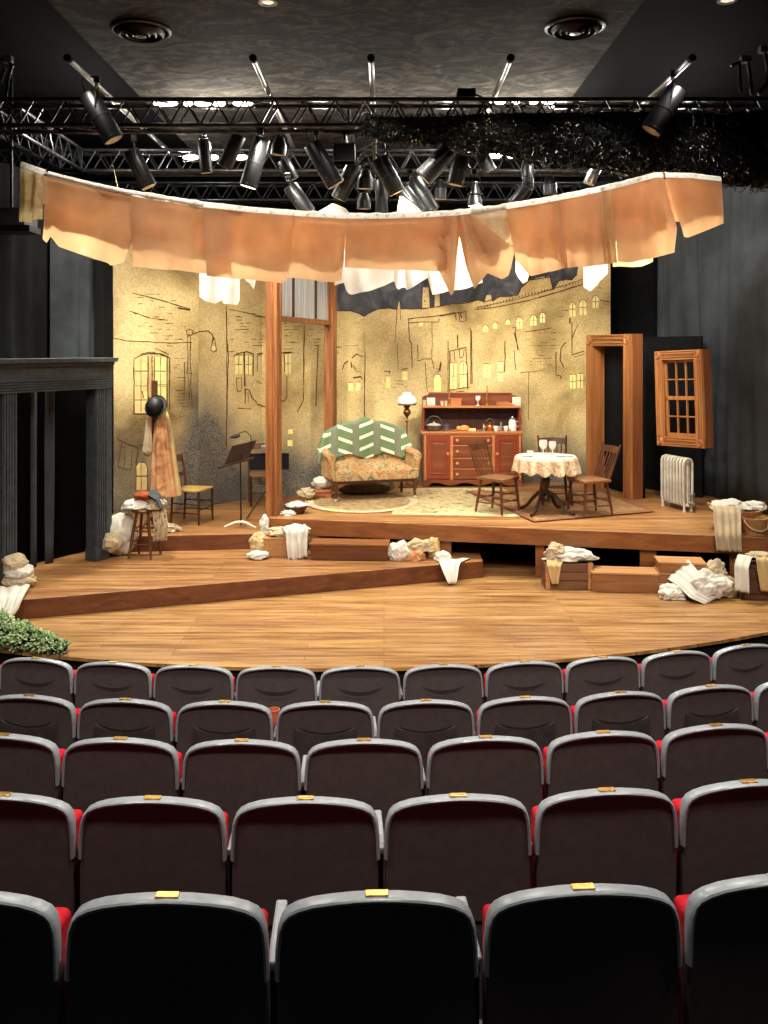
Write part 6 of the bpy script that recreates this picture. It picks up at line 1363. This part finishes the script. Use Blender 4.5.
# ================================================================== SEATING
def seat_outline(inset=0.0, dz=0.0):
    P = [(0, 0), (.06, -.002), (.12, -.008), (.17, -.016), (.210, -.028), (.236, -.042), (.252, -.062), (.262, -.092), (.267, -.14), (.270, -.22), (.271, -.34), (.269, -.46)]
    P = [(max(0, x - inset * (1 if z < -.05 else .6)), z - (inset if z > -.06 else inset * .4)) for x, z in P]
    P = [(x * 1.02, z) for x, z in P]
    return [(-x, SEAT_H + z + dz) for x, z in reversed(P)] + [(x, SEAT_H + z + dz) for x, z in P[1:]]
def bow(x): return .16 * x * x
def make_seat(label, crease):
    t = thing('theatre_seat', label, 'theatre seat')
    # local: rear of the backrest at y = 0 looking at the camera, sitter faces +y
    o = seat_outline(.008); b = MB(); n = 8
    xs = [p[0] for p in o]
    A = [b.bm.verts.new((x, .004 + bow(x), z)) for x, z in o]; B = [b.bm.verts.new((x, .05 + bow(x), z)) for x, z in o]
    m = len(o); half = m // 2
    # rear face as horizontal strips so the bow stays smooth
    for i in range(half):
        b.face([A[i], A[i + 1], A[m - 2 - i], A[m - 1 - i]] if i < half - 1 else [A[i], A[i + 1], A[m - 1 - i]])
    for i in range(half):
        b.face([B[m - 1 - i], B[m - 2 - i], B[i + 1], B[i]] if i < half - 1 else [B[m - 1 - i], B[i + 1], B[i]])
    b.face([A[0], A[-1], B[-1], B[0]])
    for i in range(m - 1): b.face([A[i], B[i], B[i + 1], A[i + 1]])
    sh = b.build('back_shell', M['seat_back'], t)
    # grey edging: rounded strip following the outline
    b = MB(); rings = []
    for (x, z), (x2, z2) in zip(seat_outline(0), seat_outline(.013)):
        dz = SEAT_H - z
        if dz > .23: continue
        s = 1 if dz < .06 else max(.12, 1 - (dz - .06) / .17); y = bow(x)
        q = lambda k, yy: b.bm.verts.new((x + (x2 - x) * k, y + yy, z + (z2 - z) * k))
        rings.append([q(1, -.003), q(.45, -.005), q(.1, -.001), q(0, .008), q(0, .01 + .022 * s), q(.15, .012 + .03 * s), q(.6, .012 + .032 * s), q(1, .012 + .028 * s)])
    for r1, r2 in zip(rings, rings[1:]):
        for k in range(8): b.face([r1[k], r1[(k + 1) % 8], r2[(k + 1) % 8], r2[k]])
    b.face(rings[0]); b.face(rings[-1][::-1]); b.build('edge_trim', M['rim'], t, smooth=True)
    b = MB(); b.box(-.031, .031, .008, .034, SEAT_H - .001, SEAT_H + .0045); b.build('number_plate', M['brass'], t, bevel=.001)
    b = MB()
    def co(hw, top, rc): return [(-hw, SEAT_H - .46), (-hw, SEAT_H - top - rc)] + [(-hw + rc * (1 - math.cos(a * PI / 8)), SEAT_H - top - rc * (1 - math.sin(a * PI / 8))) for a in range(1, 5)] + [(hw - rc * (1 - math.cos(a * PI / 8)), SEAT_H - top - rc * (1 - math.sin(a * PI / 8))) for a in range(4, 0, -1)] + [(hw, SEAT_H - top - rc), (hw, SEAT_H - .46)]
    lay = [(co(.25, .115, .02), .05), (co(.255, .11, .02), .07), (co(.255, .11, .02), .135), (co(.23, .13, .03), .16)]
    V = [[b.bm.verts.new((x, y + bow(x), z)) for x, z in pl] for pl, y in lay]; mc = len(V[0])
    for r1, r2 in zip(V, V[1:]):
        for i in range(mc): b.face([r1[i], r2[i], r2[(i + 1) % mc], r1[(i + 1) % mc]])
    b.face(V[-1]); b.face(V[0][::-1])
    b.build('back_cushion', M['red'], t)
    b = MB(); b.box(-.23, .23, .19, .29, .3, .56, taper=.96); b.build('tip_up_seat', M['red'], t, bevel=.03)
    b = MB(); b.box(-.301, -.265, .085, .37, .572, .6); b.build('armrest', M['rim'], t, bevel=.007)
    b = MB(); b.box(-.297, -.269, .095, .36, .55, .5715); b.build('armrest_rail', M['chair_wood'], t)
    b = MB(); b.box(-.294, -.272, .1, .3, .0, .549); b.build('standard', M['black_metal'], t)
    b = MB(); b.rod((-.28, .15, .36), (.28, .15, .36), .016); b.box(-.27, .27, .02, .05, .34, .37); b.build('hinge_bar', M['black_metal'], t)
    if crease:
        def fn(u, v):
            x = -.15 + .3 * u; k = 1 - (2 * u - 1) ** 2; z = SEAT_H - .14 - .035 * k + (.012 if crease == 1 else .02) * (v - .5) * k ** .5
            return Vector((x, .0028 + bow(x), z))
        b = MB(); b.grid(fn, 24, 3); b.build('crease', plain('painted crease shade', (26, 22, 22), .8), t)  # crease shade painted flush in a very dark colour, no groove
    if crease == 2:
        b = MB(); b.slab([(-.165, SEAT_H - .14), (-.15, SEAT_H - .15), (-.08, SEAT_H - .172), (0, SEAT_H - .18), (.08, SEAT_H - .172), (.15, SEAT_H - .15), (.165, SEAT_H - .14), (.2, SEAT_H - .44), (-.2, SEAT_H - .44)], .0015, .03); b.build('lumbar_panel', plain('shaded seat shell', (60, 54, 53), .6, spec=.3), t)  # shade of the lumbar recess put into a darker shell colour
    return t
WORDS = ['first', 'second', 'third', 'fourth', 'fifth', 'sixth', 'seventh', 'eighth', 'ninth', 'tenth', 'eleventh', 'twelfth']
for k, r in enumerate(ROWS):
    Rr = SC.y - r['D'] + .048; step = .566 / (Rr + .048); x0 = (r['px'] - CX) * (r['D'] - .048) / F; th0 = math.asin((x0 - SC.x) / Rr); lst = []
    for i in range(-9, 10):
        th = th0 + i * step; x, y = SC.x + Rr * math.sin(th), SC.y - Rr * math.cos(th); px = CX + F * x / y
        lst.append((th, x, y, px, -F * .3 / y < px < 768 + F * .31 / y))
    vis = [i for i, q in enumerate(lst) if q[4]]; lst = lst[vis[0] - 1:vis[-1] + 2]
    proto = None; nv = 0
    for th, x, y, px, seen in lst:
        if seen:
            lab = 'charcoal grey-edged theatre seat in the %s, %s' % (r['n'], WORDS[nv] + ' from the left' if nv else 'leftmost'); nv += 1
        else: lab = 'theatre seat at the far %s end of the %s' % ('left' if px < CX else 'right', r['n'])
        loc = (x, y, r['top'] - SEAT_H)
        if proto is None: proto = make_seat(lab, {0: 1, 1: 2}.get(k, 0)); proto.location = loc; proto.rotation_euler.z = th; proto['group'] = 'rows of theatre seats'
        else: dup(proto, lab, loc, th, 'rows of theatre seats')
g = at(274, 717, 5.15); b = MB(); b.lathe([(0, -.04), (.026, -.04), (.034, .045), (.03, .045), (.024, -.034), (0, -.034)], n=18); tag(b.build('copper_cup', plain('copper coloured cup', (196, 112, 74), .35), loc=g, smooth=True), 'small copper coloured cup between two seats of the second row from the stage', 'cup')

# ================================================================== LIGHT
w = bpy.data.worlds.new('house gloom'); bpy.context.scene.world = w; w.use_nodes = True
w.node_tree.nodes['Background'].inputs[0].default_value = (.9, .95, 1, 1); w.node_tree.nodes['Background'].inputs[1].default_value = .03
def spot(loc, tgt, power, size, blend=.6, color=(1, .80, .56), radius=.12):
    l = bpy.data.lights.new('stage_beam', 'SPOT'); l.energy = power; l.spot_size = R(size); l.spot_blend = blend; l.color = color; l.shadow_soft_size = radius
    o = bpy.data.objects.new('stage_beam', l); col.objects.link(o); o.location = loc; o.rotation_euler = (Vector(tgt) - Vector(loc)).to_track_quat('-Z', 'Y').to_euler()
def area(loc, tgt, power, sx, sy, color=(1, .92, .8), name='ceiling_fill'):
    l = bpy.data.lights.new(name, 'AREA'); l.energy = power; l.shape = 'RECTANGLE'; l.size = sx; l.size_y = sy; l.color = color
    o = bpy.data.objects.new(name, l); col.objects.link(o); o.location = loc; o.rotation_euler = (Vector(tgt) - Vector(loc)).to_track_quat('-Z', 'Y').to_euler()
# front light from the truss onto the set
WARM = (1, .97, .83); NEUT = (1, .95, .87)
for x, tx, ty, tz, p in ((-3.0, -2.4, 13.0, 1.4, 710), (-1.3, -.4, 13.4, 1.5, 710), (0.3, .9, 14.0, 1.5, 710), (1.3, 2.1, 13.2, 1.4, 710), (3.0, 2.6, 12.6, 1.3, 620)):
    spot((x, 9.75, 5.0), (tx, ty, tz), p, 66, color=WARM)
# side drapes and the things in front of them
spot((2.2, 9.75, 5.05), (4.7, 12.3, 2.4), 520, 60, color=NEUT); spot((-1.8, 9.8, 5.05), (-4.2, 11.9, 3.0), 380, 50, color=NEUT)
spot((.2, 6.4, 5.6), (-3.7, 10.3, 1.7), 260, 36, color=NEUT, radius=.15)  # added spot that brightens the black surround
# down light on the stage deck and the tops of the washing
for x, p in ((-3.4, 760), (-1.2, 620), (1.2, 620), (3.4, 620)): spot((x, 11.15, 5.0), (x * .95, 8.9, 0), p, 84, color=WARM)
# front of house, low level
for x, p in ((-3.0, 360), (0.5, 360), (3.4, 360)): spot((x, 3.2, 5.8), (x * .6, 10.3, 1.2), p, 56, color=(1, .9, .78), radius=.2)
# added area lights standing in for strip lamp glow on the ceiling
for x, p in ((-2.1, 44), (.2, 9), (1.9, 36)): area((x, 11.6, 5.6), (x, 11.55, 6.0), p, 1.1, .1)
def fill_point(loc, p, color=NEUT, r=.08):  # added point fill that brightens the trusses, no lamp hangs there
    l = bpy.data.lights.new('truss_fill', 'POINT'); l.energy = p; l.color = color; l.shadow_soft_size = r
    o = bpy.data.objects.new('truss_fill', l); col.objects.link(o); o.location = loc
for x in (-3.6, -2.2, -.8, .8, 2.2, 3.8): fill_point((x, 11.35, 5.3), 60)
for x in (-3.0, 0.9, 3.0): fill_point((x, 13.6, 5.3), 50)
# spots added along the pipe ends to brighten the clothes line
for x in (-3.0, -2.1, -1.2, -.1, 1.2, 2.1, 3.0): spot((x, 8.95, 5.5), (x, 9.45, 4.1), 55, 95, color=NEUT, radius=.06)
for x in (-2.6, .3, 3.0): spot((x, 2.3, 5.9), (x, 5.2, 0), 520, 85, color=(1, .93, .86), radius=.2)  # spots added over the rear of the house to brighten the seat backs
# recessed house lights over the seats
for x in (-3.2, -1.0, 1.2, 3.4): spot((x, 4.6, 5.9), (x, 6.0, 0), 330, 100, color=(1, .95, .88), radius=.15)
for x in (-2.2, 0.2, 2.4): spot((x, 8.2, 5.9), (x, 4.2, .8), 270, 90, color=(1, .95, .88), radius=.15)
# ================================================================== CAMERA
cam = bpy.data.cameras.new('camera'); co = bpy.data.objects.new('camera', cam); col.objects.link(co)
co.location = (0, 0, H); co.rotation_euler = (R(90), 0, 0); cam.sensor_width = 36; cam.sensor_fit = 'AUTO'; cam.lens = F / 1024 * 36
cam.shift_y = -(512 - CY) / 1024; cam.clip_start = .05
sc = bpy.context.scene; sc.camera = co
vs = sc.view_settings; vs.view_transform = 'Standard'; vs.look = 'None'; vs.gamma = 1; vs.use_curve_mapping = False; vs.exposure = 0
